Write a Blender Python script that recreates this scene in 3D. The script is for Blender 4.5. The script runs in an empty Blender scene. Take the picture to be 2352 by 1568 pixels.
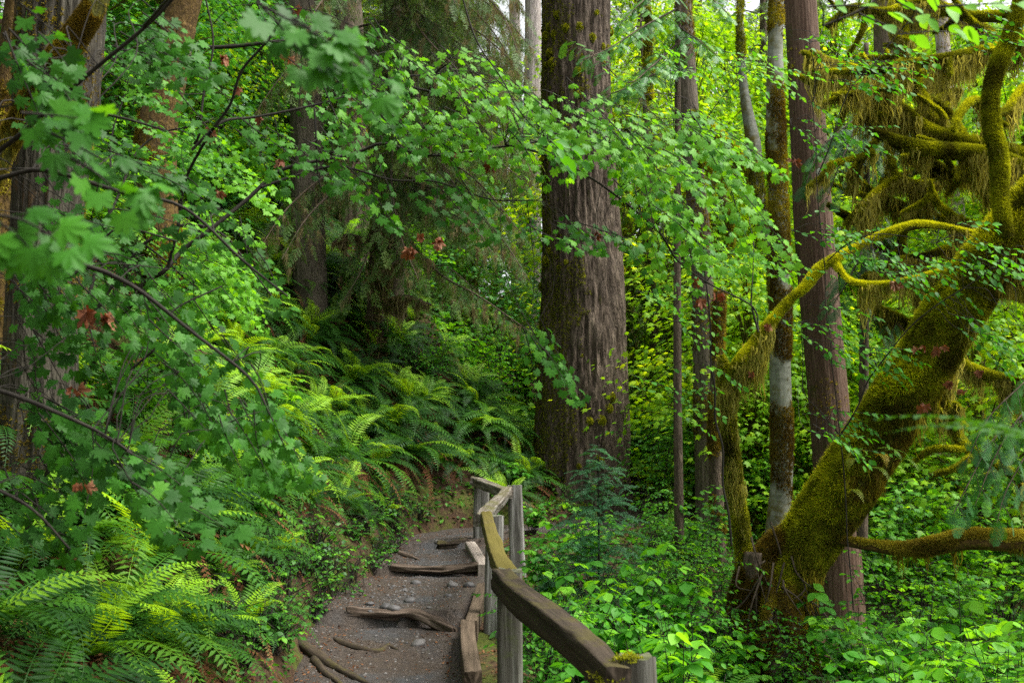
import bpy, math, random
import numpy as np
from mathutils import Vector

# ------------------------------------------------------------------ camera, sky, sun, exposure
SC = bpy.context.scene
COL = SC.collection
PI = math.pi
CAM = np.array([0.0, 0.0, 1.95]); PITCH = math.radians(6.26); FPX = 2287.0
cd = bpy.data.cameras.new('camera'); cam = bpy.data.objects.new('camera', cd); COL.objects.link(cam)
cam.location = CAM; cam.rotation_euler = (PI/2 + PITCH, 0, 0)
cd.lens = 35; cd.sensor_width = 36; cd.clip_end = 900; cd.clip_start = .05
cd.dof.use_dof = True; cd.dof.focus_distance = 11.5; cd.dof.aperture_fstop = 4.2
SC.camera = cam
SUN_EL, SUN_AZ = math.radians(60), math.radians(100)      # azimuth clockwise from +Y
w = bpy.data.worlds.new('World'); SC.world = w; w.use_nodes = True
nt = w.node_tree; bg = nt.nodes['Background']
sky = nt.nodes.new('ShaderNodeTexSky'); sky.sky_type = 'NISHITA'; sky.sun_disc = False
sky.sun_elevation = SUN_EL; sky.sun_rotation = SUN_AZ; sky.dust_density = 4; sky.air_density = 1
hs = nt.nodes.new('ShaderNodeHueSaturation'); hs.inputs['Saturation'].default_value = .16
nt.links.new(sky.outputs[0], hs.inputs['Color']); nt.links.new(hs.outputs[0], bg.inputs['Color'])
bg.inputs['Strength'].default_value = .15
sl = bpy.data.lights.new('sun', 'SUN'); sl.energy = 2.4; sl.angle = math.radians(22); sl.color = (1, .96, .88)
so = bpy.data.objects.new('sun', sl); COL.objects.link(so)
sd = Vector((math.sin(SUN_AZ)*math.cos(SUN_EL), math.cos(SUN_AZ)*math.cos(SUN_EL), math.sin(SUN_EL)))
so.rotation_euler = sd.to_track_quat('Z', 'Y').to_euler(); so.location = (0, 0, 30)
vs = SC.view_settings; vs.view_transform = 'Standard'; vs.look = 'None'; vs.gamma = 1; vs.exposure = 1.42
SC.cycles.use_denoising = False
try: SC.cycles.denoiser = 'OPENIMAGEDENOISE'; SC.cycles.denoising_input_passes = 'RGB_ALBEDO_NORMAL'
except Exception: pass
SC.cycles.max_bounces = 9; SC.cycles.diffuse_bounces = 6; SC.cycles.transmission_bounces = 7; SC.cycles.glossy_bounces = 2
SC.cycles.caustics_reflective = False; SC.cycles.caustics_refractive = False

# ------------------------------------------------------------------ helpers
CP, SP = math.cos(PITCH), math.sin(PITCH)
def P(u, v, d):
    """point of the place seen at (u, v) of the 2352-wide view, d metres ahead"""
    X = (u-1176)/FPX; Y = (784-v)/FPX
    dy = CP - SP*Y; t = d/dy
    return np.array([X*t, d, CAM[2] + (SP + CP*Y)*t])
def proj(p):
    q = np.asarray(p) - CAM
    z = q[1]*CP + q[2]*SP
    return 1176 + FPX*q[0]/z, 784 - FPX*(-q[1]*SP + q[2]*CP)/z
def PL(*a): return np.array([P(*q) for q in a])
def px(n, d): return n*d/FPX
def rng(s): return np.random.default_rng(s)
def norm(a): return a/np.maximum(np.linalg.norm(a, axis=-1, keepdims=True), 1e-9)
def lerp(a, b, t): return a+(b-a)*t
def smooth(t): t = np.clip(t, 0, 1); return t*t*(3-2*t)
def _h(ix, iy, iz, s):
    n = (ix*374761393 + iy*668265263 + iz*2147483647 + s*1274126177) & 0xffffffff
    n = ((n ^ (n >> 13))*1274126177) & 0xffffffff
    n = ((n ^ (n >> 15))*2246822519) & 0xffffffff
    return ((n ^ (n >> 16)) & 0xffff)/65535.0
def noise(p, s=0):
    p = np.asarray(p, float); i = np.floor(p).astype(np.int64); f = p-i; f = f*f*(3-2*f)
    r = 0
    for dx in (0, 1):
        for dy in (0, 1):
            for dz in (0, 1):
                wt = (f[..., 0] if dx else 1-f[..., 0])*(f[..., 1] if dy else 1-f[..., 1])*(f[..., 2] if dz else 1-f[..., 2])
                r = r + wt*_h(i[..., 0]+dx, i[..., 1]+dy, i[..., 2]+dz, s)
    return r
def fbm(p, o=4, s=0):
    p = np.asarray(p, float); r = 0; a = .5; t = 0
    for k in range(o): r = r + a*noise(p*2**k, s+k); t += a; a *= .5
    return r/t
def n2(x, y, o=4, s=0): return fbm(np.stack([x, y, np.zeros_like(x)+.37], -1), o, s)

class Buf:
    """collects triangles, a tint per vertex and a bark coordinate; build() links them as ONE mesh object"""
    def __init__(s): s.V = []; s.T = []; s.M = []; s.c = []; s.b = []; s.n = 0
    def add(s, V, T, mi=0, tint=None, bark=None):
        V = np.asarray(V, float); T = np.asarray(T, np.int64)
        s.V.append(V); s.T.append(T+s.n); s.M.append(np.full(len(T), mi)); s.n += len(V)
        s.c.append(np.full(len(V), .5) if tint is None else np.broadcast_to(tint, (len(V),)))
        s.b.append(V if bark is None else bark)
        return s
    def mesh(s, name, mats, smooth_=True):
        V = np.concatenate(s.V); T = np.concatenate(s.T); M = np.concatenate(s.M)
        me = bpy.data.meshes.new(name)
        me.vertices.add(len(V)); me.vertices.foreach_set('co', V.astype(np.float32).ravel())
        me.loops.add(T.size); me.loops.foreach_set('vertex_index', T.astype(np.int32).ravel())
        me.polygons.add(len(T)); me.polygons.foreach_set('loop_start', np.arange(0, T.size, 3, dtype=np.int32))
        me.polygons.foreach_set('loop_total', np.full(len(T), 3, np.int32))
        me.polygons.foreach_set('material_index', M.astype(np.int32))
        me.polygons.foreach_set('use_smooth', np.full(len(T), smooth_))
        for m in (mats if isinstance(mats, (list, tuple)) else [mats]): me.materials.append(m)
        a = me.attributes.new('tint', 'FLOAT', 'POINT'); a.data.foreach_set('value', np.concatenate(s.c).astype(np.float32))
        a = me.attributes.new('bark', 'FLOAT_VECTOR', 'POINT'); a.data.foreach_set('vector', np.concatenate(s.b).astype(np.float32).ravel())
        me.update(calc_edges=True); return me
    def build(s, name, mats, parent=None, smooth_=True):
        if not s.V: return None
        o = bpy.data.objects.new(name, s.mesh(name, mats, smooth_)); COL.objects.link(o)
        if parent is not None:
            o.parent = parent
            o.location = -np.array(parent.location)      # geometry is written in world space
        return o
    def build_at(s, name, mats, loc, smooth_=True):
        """a thing that is one mesh: origin at its base"""
        loc = np.asarray(loc, float)
        for k in range(len(s.V)): s.V[k] = s.V[k]-loc
        o = s.build(name, mats, None, smooth_); o.location = loc; return o
def tag(o, label, cat, group=None, kind=None):
    if kind: o['kind'] = kind
    if label: o['label'] = label
    if cat: o['category'] = cat
    if group: o['group'] = group
    return o
def thing(name, label, cat, loc=(0, 0, 0), group=None):
    o = bpy.data.objects.new(name, None); COL.objects.link(o); o.location = loc; o.empty_display_size = .2
    return tag(o, label, cat, group)
def dup(root, loc, rz=0, sc=1, label=None, tilt=None):
    r = root.copy(); COL.objects.link(r); r.location = loc
    r.rotation_euler = (tilt[0] if tilt else 0, tilt[1] if tilt else 0, rz); r.scale = (sc,)*3 if np.isscalar(sc) else sc
    if label: r['label'] = label
    for ch in list(root.children):
        c = ch.copy(); COL.objects.link(c); c.parent = r
        for g in ch.children:
            d = g.copy(); COL.objects.link(d); d.parent = c
    return r

def catmull(pts, seg):
    pts = np.asarray(pts, float)
    Q = np.vstack([2*pts[0]-pts[1], pts, 2*pts[-1]-pts[-2]]); out = []; tt = []
    for i in range(1, len(Q)-2):
        L = np.linalg.norm(Q[i+1]-Q[i]); n = max(1, int(math.ceil(L/seg)))
        t = np.arange(n)/n; t = t[:, None]
        out.append(.5*((2*Q[i]) + (-Q[i-1]+Q[i+1])*t + (2*Q[i-1]-5*Q[i]+4*Q[i+1]-Q[i+2])*t*t + (-Q[i-1]+3*Q[i]-3*Q[i+1]+Q[i+2])*t**3))
        tt.append((i-1)+t[:, 0])
    out.append(pts[-1:]); tt.append(np.array([len(pts)-1.0]))
    return np.vstack(out), np.concatenate(tt)
class Sweep:
    """a tapering limb along a curve; amp(theta, s, bark) displaces its radius"""
    def __init__(s, pts, rad, sides=12, seg=.1, amp=None):
        rad = np.asarray(rad, float)
        s.C, tt = catmull(pts, seg)
        s.r = np.interp(tt, np.arange(len(pts)) if len(rad) == len(pts) else np.linspace(0, len(pts)-1, len(rad)), rad)
        C = s.C; t = norm(np.gradient(C, axis=0)) if len(C) > 1 else np.array([[0, 0, 1.]])
        s.t = t; a = np.zeros_like(C)
        ref = np.array([1., 0, 0]) if abs(t[0, 0]) < .8 else np.array([0, 0, 1.])
        cur = ref
        for i in range(len(C)):
            cur = cur - t[i]*np.dot(cur, t[i]); cur /= max(np.linalg.norm(cur), 1e-9); a[i] = cur
        s.a = a; s.b = np.cross(t, a)
        s.s = np.concatenate([[0], np.cumsum(np.linalg.norm(np.diff(C, axis=0), axis=1))])
        s.sides = sides
        th = np.arange(sides)/sides*2*PI; s.th = th
        R = np.repeat(s.r[:, None], sides, 1); TH = np.repeat(th[None], len(C), 0); S = np.repeat(s.s[:, None], sides, 1)
        rm = np.maximum(s.r, 1e-4)[:, None]
        s.bark = np.stack([np.cos(TH)*rm, np.sin(TH)*rm, S], -1)
        s.D = amp(TH, S, s.bark)*R if amp else np.zeros_like(R)
        R = R+s.D; s.R = R
        s.V = C[:, None]+R[..., None]*(np.cos(TH)[..., None]*a[:, None]+np.sin(TH)[..., None]*s.b[:, None])
    def tris(s):
        n, m = len(s.C), s.sides
        i = np.arange(n-1)[:, None]*m; j = np.arange(m)[None]; k = (j+1) % m
        A, B, Cc, D = i+j, i+k, i+m+k, i+m+j
        return np.concatenate([np.stack([A, B, Cc], -1).reshape(-1, 3), np.stack([A, Cc, D], -1).reshape(-1, 3)])
    def add(s, buf, mi=0, tint=.5, cap=True):
        V = s.V.reshape(-1, 3); T = s.tris(); bk = s.bark.reshape(-1, 3)
        if cap:
            n = len(V); m = s.sides; j = np.arange(m); k = (j+1) % m
            V = np.vstack([V, s.C[:1], s.C[-1:]]); bk = np.vstack([bk, bk[:1]*0, bk[-1:]*[0, 0, 1]])
            T = np.vstack([T, np.stack([k, j, np.full(m, n)], -1), np.stack([n-m+j, n-m+k, np.full(m, n+1)], -1)])
        buf.add(V, T, mi, tint, bk); return s
    def sample(s, n, g, mask=None):
        """random surface points with outward normals; mask(pos, normal, bark)->keep probability"""
        wgt = s.r[:-1]*np.diff(s.s); i = g.choice(len(s.C)-1, n, p=wgt/wgt.sum()); f = g.random(n)
        th = g.random(n)*2*PI; j = (th/(2*PI)*s.sides).astype(int) % s.sides
        C = lerp(s.C[i], s.C[i+1], f[:, None]); R = s.R[i, j]
        N = norm(np.cos(th)[:, None]*s.a[i]+np.sin(th)[:, None]*s.b[i]); p = C+N*R[:, None]
        if mask is not None:
            bk = np.stack([np.cos(th)*s.r[i], np.sin(th)*s.r[i], lerp(s.s[i], s.s[i+1], f)], -1)
            k = g.random(n) < mask(p, N, bk); return p[k], N[k]
        return p, N
def thin(buf, pts, r0, r1, sides=4, seg=.12, mi=0, tint=.5):
    Sweep(pts, [r0, (r0+r1)/2, r1], sides, seg).add(buf, mi, tint, cap=False)
def frames(tip, nrm):
    tip = norm(tip); side = norm(np.cross(tip, nrm)); n = np.cross(side, tip)
    return np.stack([side, tip, n], -1)          # columns: x side, y tip, z normal
def bake(buf, tpl, pos, F, sc, mi=0, tint=None, perp=None):
    tv, tt = tpl; k = len(pos)
    if k == 0: return
    sc = np.broadcast_to(sc, (k,))
    V = np.einsum('kij,nj->kni', F, tv)*sc[:, None, None]+pos[:, None]
    T = (tt[None]+(np.arange(k)*len(tv))[:, None, None]).reshape(-1, 3)
    c = None if tint is None else np.repeat(tint, len(tv))
    buf.add(V.reshape(-1, 3), T, mi, c)

# ------------------------------------------------------------------ materials
class NT:
    def __init__(s, name):
        s.m = bpy.data.materials.new(name); s.m.use_nodes = True; s.t = s.m.node_tree; s.t.nodes.clear()
        s.out = s.n('ShaderNodeOutputMaterial')
    def n(s, ty, **k):
        o = s.t.nodes.new(ty)
        for a, b in k.items(): setattr(o, a, b)
        return o
    def l(s, a, b): s.t.links.new(a, b)
    def set(s, node, **k):
        for a, b in k.items():
            i = node.inputs[a.replace('_', ' ')] if a.replace('_', ' ') in node.inputs else node.inputs[a]
            if hasattr(b, 'links'): s.l(b, i)
            else: i.default_value = b
        return node
    def attr(s, name, what='Vector'): return s.n('ShaderNodeAttribute', attribute_name=name).outputs[what]
    def obj(s): return s.n('ShaderNodeTexCoord').outputs['Object']
    def geo(s, k='Position'): return s.n('ShaderNodeNewGeometry').outputs[k]
    def map(s, v, sc):
        m = s.n('ShaderNodeMapping'); s.l(v, m.inputs[0]); m.inputs['Scale'].default_value = sc; return m.outputs[0]
    def noise(s, v, sc, det=6, rough=.6, dist=0):
        q = s.n('ShaderNodeTexNoise'); s.l(v, q.inputs['Vector']); q.inputs['Scale'].default_value = sc
        q.inputs['Detail'].default_value = det; q.inputs['Roughness'].default_value = rough; q.inputs['Distortion'].default_value = dist
        return q.outputs['Fac']
    def vor(s, v, sc, feat='F1', rnd=1):
        q = s.n('ShaderNodeTexVoronoi', feature=feat); s.l(v, q.inputs['Vector']); q.inputs['Scale'].default_value = sc
        q.inputs['Randomness'].default_value = rnd; return q.outputs['Distance']
    def ramp(s, f, *st, interp='LINEAR'):
        r = s.n('ShaderNodeValToRGB'); s.l(f, r.inputs[0]); e = r.color_ramp; e.interpolation = interp
        while len(e.elements) < len(st): e.elements.new(.5)
        for el, (p, c) in zip(e.elements, st):
            el.position = p; el.color = (c, c, c, 1) if np.isscalar(c) else (*c, 1)
        return r.outputs['Color']
    def mix(s, f, a, b, bl='MIX'):
        m = s.n('ShaderNodeMixRGB', blend_type=bl)
        for i, x in enumerate((f, a, b)):
            if hasattr(x, 'links'): s.l(x, m.inputs[i])
            elif i == 0: m.inputs[0].default_value = x
            else: m.inputs[i].default_value = (*x, 1)
        return m.outputs[0]
    def math(s, op, a, b=0.):
        m = s.n('ShaderNodeMath', operation=op)
        for i, x in enumerate((a, b)):
            if hasattr(x, 'links'): s.l(x, m.inputs[i])
            else: m.inputs[i].default_value = x
        return m.outputs[0]
    def bump(s, h, st=.5, d=.02, nrm=None):
        b = s.n('ShaderNodeBump'); s.l(h, b.inputs['Height']); b.inputs['Strength'].default_value = st; b.inputs['Distance'].default_value = d
        if nrm: s.l(nrm, b.inputs['Normal'])
        return b.outputs[0]
    def pr(s, col, rough=.8, bump=None, spec=.3):
        p = s.n('ShaderNodeBsdfPrincipled')
        for k, x in (('Base Color', col), ('Roughness', rough)):
            if hasattr(x, 'links'): s.l(x, p.inputs[k])
            else: p.inputs[k].default_value = (*x, 1) if k == 'Base Color' else x
        p.inputs['Specular IOR Level'].default_value = spec
        if bump: s.l(bump, p.inputs['Normal'])
        s.l(p.outputs[0], s.out.inputs[0]); return p
def leafmat(name, a, b, c, tr=.4, rough=.42, spec=.45, trc=None, vein=True):
    """a..c: colours over the plant's own tint; tr: share of light let through"""
    m = NT(name)
    f = m.attr('tint', 'Fac')
    rnd = m.n('ShaderNodeObjectInfo').outputs['Random']
    f2 = m.math('ADD', f, m.math('MULTIPLY', m.math('SUBTRACT', rnd, .5), .25))
    col = m.ramp(f2, (0., a), (.55, b), (1., c))
    p = m.n('ShaderNodeBsdfPrincipled'); m.l(col, p.inputs['Base Color'])
    p.inputs['Roughness'].default_value = rough; p.inputs['Specular IOR Level'].default_value = spec
    t = m.n('ShaderNodeBsdfTranslucent')
    tc = m.mix(1., col, trc or (1.5, 1.25, .35), 'MULTIPLY'); m.l(tc, t.inputs['Color'])
    x = m.n('ShaderNodeMixShader'); x.inputs[0].default_value = tr
    m.l(p.outputs[0], x.inputs[1]); m.l(t.outputs[0], x.inputs[2]); m.l(x.outputs[0], m.out.inputs[0])
    return m.m
M = {}
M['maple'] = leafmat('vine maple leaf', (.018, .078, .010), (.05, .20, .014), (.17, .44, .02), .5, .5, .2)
M['maple_bg'] = leafmat('sunlit maple leaf', (.05, .17, .010), (.19, .41, .012), (.45, .62, .03), .58, .5, .2)  # yellow sun glow put into the leaf colour
M['maple_cool'] = leafmat('shaded maple leaf', (.02, .10, .02), (.045, .20, .03), (.13, .36, .05), .5, .5, .25)  # copy of the maple leaf with shade put into its colour
M['fern'] = leafmat('sword fern frond', (.012, .055, .009), (.045, .155, .012), (.28, .52, .02), .42, .5, .22)
M['fern_dead'] = leafmat('dead frond', (.07, .028, .012), (.13, .055, .022), (.2, .10, .045), .15, .8, .1, (1.2, .9, .7))
M['dead'] = leafmat('dead maple leaf', (.09, .026, .012), (.17, .055, .022), (.26, .12, .06), .2, .6, .2, (1.3, .8, .5))
M['shrub'] = leafmat('shrub leaf', (.022, .12, .014), (.065, .26, .016), (.2, .5, .03), .5, .5, .22)
M['cedar'] = leafmat('cedar spray', (.02, .095, .022), (.045, .20, .032), (.11, .32, .035), .28, .45, .4)
M['hemlock'] = leafmat('hemlock needles', (.045, .10, .022), (.09, .18, .032), (.17, .28, .045), .42, .55, .3)
M['sapling'] = leafmat('young needles', (.015, .08, .03), (.03, .14, .04), (.06, .24, .05), .25, .5, .3)
M['moss'] = leafmat('moss', (.06, .055, .008), (.24, .26, .012), (.62, .62, .02), .35, .9, .1, (1.2, 1.15, .4))
M['moss_brown'] = leafmat('brown moss', (.09, .06, .012), (.21, .165, .018), (.38, .34, .028), .35, .9, .1, (1.2, 1.05, .5))
M['hang'] = leafmat('hanging moss', (.18, .17, .035), (.36, .34, .07), (.55, .52, .13), .55, .9, .1, (1.2, 1.1, .6))
M['lichen'] = leafmat('hanging lichen', (.12, .095, .045), (.23, .18, .085), (.36, .30, .16), .45, .9, .1, (1.1, 1., .8))
M['cover'] = leafmat('ground cover', (.02, .09, .012), (.05, .19, .014), (.13, .36, .02), .42, .5, .35)
M['orange'] = leafmat('licorice fern', (.03, .16, .02), (.16, .26, .02), (.42, .25, .02), .4, .5, .3)

def barkmat(name, dark, mid, light, sc=(14, 14, 3), bscale=.03, stren=.9, moss=None, mossthr=.6, mosssc=1.4, side=None, rough=.85, patch=None, crack=.45):
    m = NT(name); v = m.attr('bark'); mv = m.map(v, sc)
    n1 = m.noise(mv, 1, 8, .65, .6); n2_ = m.vor(m.mix(.25, mv, m.n('ShaderNodeTexNoise').outputs[1]), 1.3, 'F1')
    cr = m.noise(m.map(v, (sc[0]*1.1, sc[1]*1.1, sc[2]*.7)), 1, 5, .55, .8)
    cr = m.ramp(m.math('ABSOLUTE', m.math('SUBTRACT', cr, .5)), (0, 0), (.06, 1))
    h = m.math('MULTIPLY', m.math('ADD', m.math('MULTIPLY', n1, .7), m.math('MULTIPLY', n2_, .45)), m.math('ADD', m.math('MULTIPLY', cr, crack), 1-crack))
    col = m.ramp(h, (.28, dark), (.52, mid), (.8, light))
    big = m.noise(v, 1.1, 4, .6); col = m.mix(m.math('MULTIPLY', big, .45), col, tuple(x*.6 for x in mid))
    fine = m.noise(m.map(v, (60, 60, 14)), 1, 4, .7); col = m.mix(.35, col, m.ramp(fine, (.3, tuple(x*.6 for x in mid)), (.75, light)))
    if patch: col = m.mix(m.ramp(m.noise(v, patch[0], 5, .6, .5), (patch[1], 0), (patch[1]+.06, 1)), col, patch[2])
    if moss:
        k = m.noise(v, mosssc, 6, .7, .4)
        if side is not None:
            sx = m.n('ShaderNodeSeparateXYZ'); m.l(m.geo('Normal'), sx.inputs[0]); k = m.math('ADD', k, m.math('MULTIPLY', sx.outputs[0], side))
        k = m.ramp(k, (mossthr, 0), (mossthr+.09, 1)); col = m.mix(k, col, moss)
    m.pr(col, rough, m.bump(m.math('ADD', h, m.math('MULTIPLY', fine, .25)), stren, bscale), .2); return m.m
M['fir'] = barkmat('fir bark', (.010, .006, .004), (.078, .055, .038), (.215, .168, .125), (15, 15, 3.), .06, 1., (.07, .07, .015), .64, 2.2, -.12)
M['fir_grey'] = barkmat('grey brown bark', (.025, .019, .013), (.10, .08, .058), (.19, .16, .12), (30, 30, 5), .015, .8)
M['fir_dark'] = barkmat('dark bark', (.02, .014, .009), (.085, .062, .042), (.17, .13, .09), (14, 14, 4), .03, .9, (.07, .065, .015), .6)
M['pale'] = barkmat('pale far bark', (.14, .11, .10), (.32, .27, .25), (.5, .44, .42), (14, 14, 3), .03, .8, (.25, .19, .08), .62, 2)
M['cedar_bark'] = barkmat('cedar bark', (.03, .014, .008), (.105, .058, .037), (.20, .14, .10), (38, 38, 1.6), .015, .8, (.06, .055, .015), .62, 1.2, -.1)
M['cedar_grey'] = barkmat('weathered cedar bark', (.04, .032, .03), (.17, .14, .13), (.34, .30, .28), (40, 40, 1.5), .015, .8, (.09, .05, .03), .58, 1.2)
M['dead_wood'] = barkmat('bleached deadwood', (.008, .006, .004), (.04, .032, .022), (.13, .12, .09), (18, 18, 2.2), .04, .9, (.11, .065, .03), .60, 1.6, -.12)
M['alder'] = barkmat('alder bark', (.06, .065, .045), (.155, .165, .125), (.30, .31, .26), (5, 5, 16), .004, .6, (.10, .085, .018), .53, 2.4, -.05, .7, (9, .62, (.10, .10, .07)), .15)
M['twig'] = barkmat('dark twig', (.007, .006, .005), (.02, .017, .013), (.045, .038, .03), (40, 40, 10), .003, .5)
M['mossbark'] = barkmat('mossy bark', (.03, .028, .008), (.09, .085, .014), (.16, .16, .02), (18, 18, 12), .03, .9)
M['mossbark_brown'] = barkmat('brown mossy bark', (.03, .016, .007), (.09, .05, .014), (.15, .10, .02), (18, 18, 12), .03, .9, (.28, .27, .22), .66, 2)
# ------------------------------------------------------------------ terrain
PC = np.array([(-.9, -6), (-.9, 2), (-.92, 5), (-.98, 7.85), (-1.24, 10.2), (-1.05, 12.9), (-1.15, 14.5), (-.95, 16), (-.25, 17), (.9, 17.5), (2.1, 18.3), (3.2, 20), (3.7, 23), (5, 26.3), (9, 28.5), (20, 33)], float)
PZ = np.array([-.5, -.15, -.03, .12, .28, .40, .47, .53, .59, .62, .68, .80, 1.0, 1.25, 1.5, 2.1])
HW = .68
Cc, Ct = catmull(PC, .35); Cz = np.interp(Ct, np.arange(len(PC)), PZ)
def near_path(x, y):
    """signed distance from the centre line (left positive), path height there, x there"""
    x = np.asarray(x, float).ravel(); y = np.asarray(y, float).ravel()
    D = np.empty(len(x)); Z = np.empty(len(x)); X = np.empty(len(x))
    for s in range(0, len(x), 20000):
        q = np.stack([x[s:s+20000], y[s:s+20000]], 1)
        A = Cc[:-1]; E = Cc[1:]-A
        t = np.clip(((q[:, None]-A[None])*E[None]).sum(-1)/(E*E).sum(-1)[None], 0, 1)
        N = A[None]+t[..., None]*E[None]; d = np.linalg.norm(q[:, None]-N, axis=-1); i = d.argmin(1); r = np.arange(len(q))
        cr = E[i, 0]*(q[:, 1]-A[i, 1])-E[i, 1]*(q[:, 0]-A[i, 0])
        D[s:s+20000] = d[r, i]*np.where(cr > 0, 1, -1)
        Z[s:s+20000] = lerp(Cz[i], Cz[i+1], t[r, i]); X[s:s+20000] = N[r, i, 0]
    return D, Z, X
def gz(x, y):
    sh = np.shape(x); x = np.asarray(x, float).ravel(); y = np.asarray(y, float).ravel()
    D, Z, X = near_path(x, y)
    L = np.maximum(D-HW, 0); R = np.maximum(-D-HW-.28, 0)
    k = lerp(1, .42, smooth((X+.8)/2.6))*lerp(.5, 1, smooth((y-6)/7))
    up = k*(.2*smooth(L/.22)+np.where(L < 5, 1.06*L, np.where(L < 14, 5.3+.78*(L-5), 5.3+.78*9+.3*(L-14))))
    dn = -3.3*(1-np.exp(-R/8.))
    far = smooth((y-26)/40)*5*smooth((x+6)/12)
    rough = (n2(x*.55, y*.55, 4, 3)-.5)*.5*smooth((np.abs(D)-HW)/1.2) + (n2(x*3, y*3, 3, 9)-.5)*.1*smooth((np.abs(D)-HW)/.3)
    return (Z+up+dn+far+rough).reshape(sh)
def g1(x, y): return float(gz(np.array([x]), np.array([y]))[0])
def hit(u, v):
    """where the sight line through (u, v) meets the ground"""
    d = np.linspace(3, 60, 1200); X = (u-1176)/FPX; Y = (784-v)/FPX; t = d/(CP-SP*Y)
    x = X*t; z = CAM[2]+(SP+CP*Y)*t; g = gz(x, d)
    k = np.argmax(z < g); k = k if z[k] < g[k] else len(d)-1
    return np.array([x[k], d[k], g[k]])
def axis(a, b, c, e, fine, coarse):
    xs = [b]; 
    while xs[-1] < c: xs.append(xs[-1]+fine)
    st = fine
    while xs[-1] < e: st = min(st*1.12, coarse); xs.append(xs[-1]+st)
    lo = [b]; st = fine
    while lo[-1] > a: st = min(st*1.12, coarse); lo.append(lo[-1]-st)
    return np.array(lo[::-1][:-1]+xs)
gx = axis(-150, -7, 7, 170, .11, 5); gy = axis(-30, 3, 22, 260, .11, 5)
GX, GY = np.meshgrid(gx, gy); GZ = gz(GX, GY)
Dg = near_path(GX, GY)[0].reshape(GX.shape)
GZ = GZ - .05*smooth((HW+.1-np.abs(Dg))/.15)
def gridmesh(X, Y, Z):
    n, m = X.shape; i = np.arange(n-1)[:, None]*m; j = np.arange(m-1)[None]
    A = i+j; T = np.concatenate([np.stack([A, A+1, A+m+1], -1).reshape(-1, 3), np.stack([A, A+m+1, A+m], -1).reshape(-1, 3)])
    return np.stack([X, Y, Z], -1).reshape(-1, 3), T
m = NT('forest soil'); v = m.geo()
n1 = m.noise(v, 1.3, 8, .65); n3 = m.noise(v, 22, 6, .7)
col = m.ramp(n3, (.3, (.018, .011, .007)), (.55, (.055, .032, .018)), (.8, (.12, .07, .04)))
col = m.mix(m.ramp(n1, (.48, 0), (.6, .8)), col, m.ramp(n3, (.3, (.03, .05, .008)), (.7, (.08, .11, .012))))
m.pr(col, .95, m.bump(n3, .8, .03), .15)
M['soil'] = m.m
b = Buf(); b.add(*gridmesh(GX, GY, GZ)); o = b.build('ground', M['soil']); tag(o, None, None, None, 'structure')

# path: its own sheet, worn and stepped
STEPS = [(10.0, .10), (12.8, .08), (15.2, .06), (8.9, .02)]
def path_z(x, y, D, Z):
    z = Z.copy()
    for s, h in STEPS: z = z+h*(np.where(y > s, np.exp(-(y-s)/1.6), 0)-.45*np.where(y <= s, np.exp((y-s)/.5), 0))
    z = z+.035*(n2(x*1.7, y*1.7, 3, 21)-.5)+.03*(n2(x*7, y*7, 3, 5)-.5)+.012*(n2(x*28, y*28, 2, 6)-.5)
    z = z+.03*smooth((np.abs(D)-.35)/.35)
    return z
Pc, Pt = catmull(PC, .05)
sel = (Pc[:, 1] > 3) & (Pc[:, 1] < 27); Pc = Pc[sel]; Pzz = np.interp(Pt[sel], np.arange(len(PC)), PZ)
tn = norm(np.gradient(Pc, axis=0)); nl = np.stack([-tn[:, 1], tn[:, 0]], 1)
q = np.linspace(-1, 1, 60); wl = .93
XX = Pc[:, 0][:, None]+nl[:, 0][:, None]*q[None]*wl; YY = Pc[:, 1][:, None]+nl[:, 1][:, None]*q[None]*wl
DD = np.repeat((q*wl)[None], len(Pc), 0); ZZ = path_z(XX, YY, DD, np.repeat(Pzz[:, None], 60, 1))
edge = smooth((np.abs(DD)-HW-.02-.1*(n2(XX*3, YY*3, 3, 8)-.5))/.14); gzz = gz(XX, YY)
ZZ = lerp(ZZ, gzz-.09, edge)
m = NT('worn trail dirt'); v = m.geo()
a = m.noise(v, 1.1, 5, .6, .6); f = m.noise(v, 70, 5, .75); g_ = m.noise(v, 9, 6, .7)
f = m.math('ADD', m.math('MULTIPLY', f, .5), m.math('MULTIPLY', m.noise(v, 24, 6, .8), .5))
grey = m.ramp(f, (.38, (.02, .019, .019)), (.5, (.042, .042, .043)), (.72, (.085, .085, .088)))
brown = m.ramp(f, (.36, (.012, .008, .006)), (.5, (.045, .031, .021)), (.65, (.085, .06, .04)))
col = m.mix(m.ramp(a, (.42, 0), (.58, 1)), grey, brown)
ed = m.ramp(m.attr('tint', 'Fac'), (.6, 0), (1, .8)); ed = m.math('MULTIPLY', ed, m.ramp(g_, (.3, .5), (.6, 1)))
col = m.mix(ed, col, brown)
col = m.mix(m.ramp(g_, (.52, 0), (.68, .6)), col, (.03, .026, .024))
m.pr(col, m.ramp(g_, (.35, .55), (.6, .85)), m.bump(m.math('ADD', f, g_), 1., .03), .35); M['trail'] = m.m
b = Buf(); V, T = gridmesh(XX, YY, ZZ); b.add(V, T, 0, smooth((np.abs(DD)-.12+.15*(DD > 0))/.4).ravel()); o = b.build('path', M['trail']); tag(o, None, None, None, 'structure')
def pz(x, y):
    D, Z, _ = near_path([x], [y]); return float(path_z(np.array([x]), np.array([y]), D, Z)[0])

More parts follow.
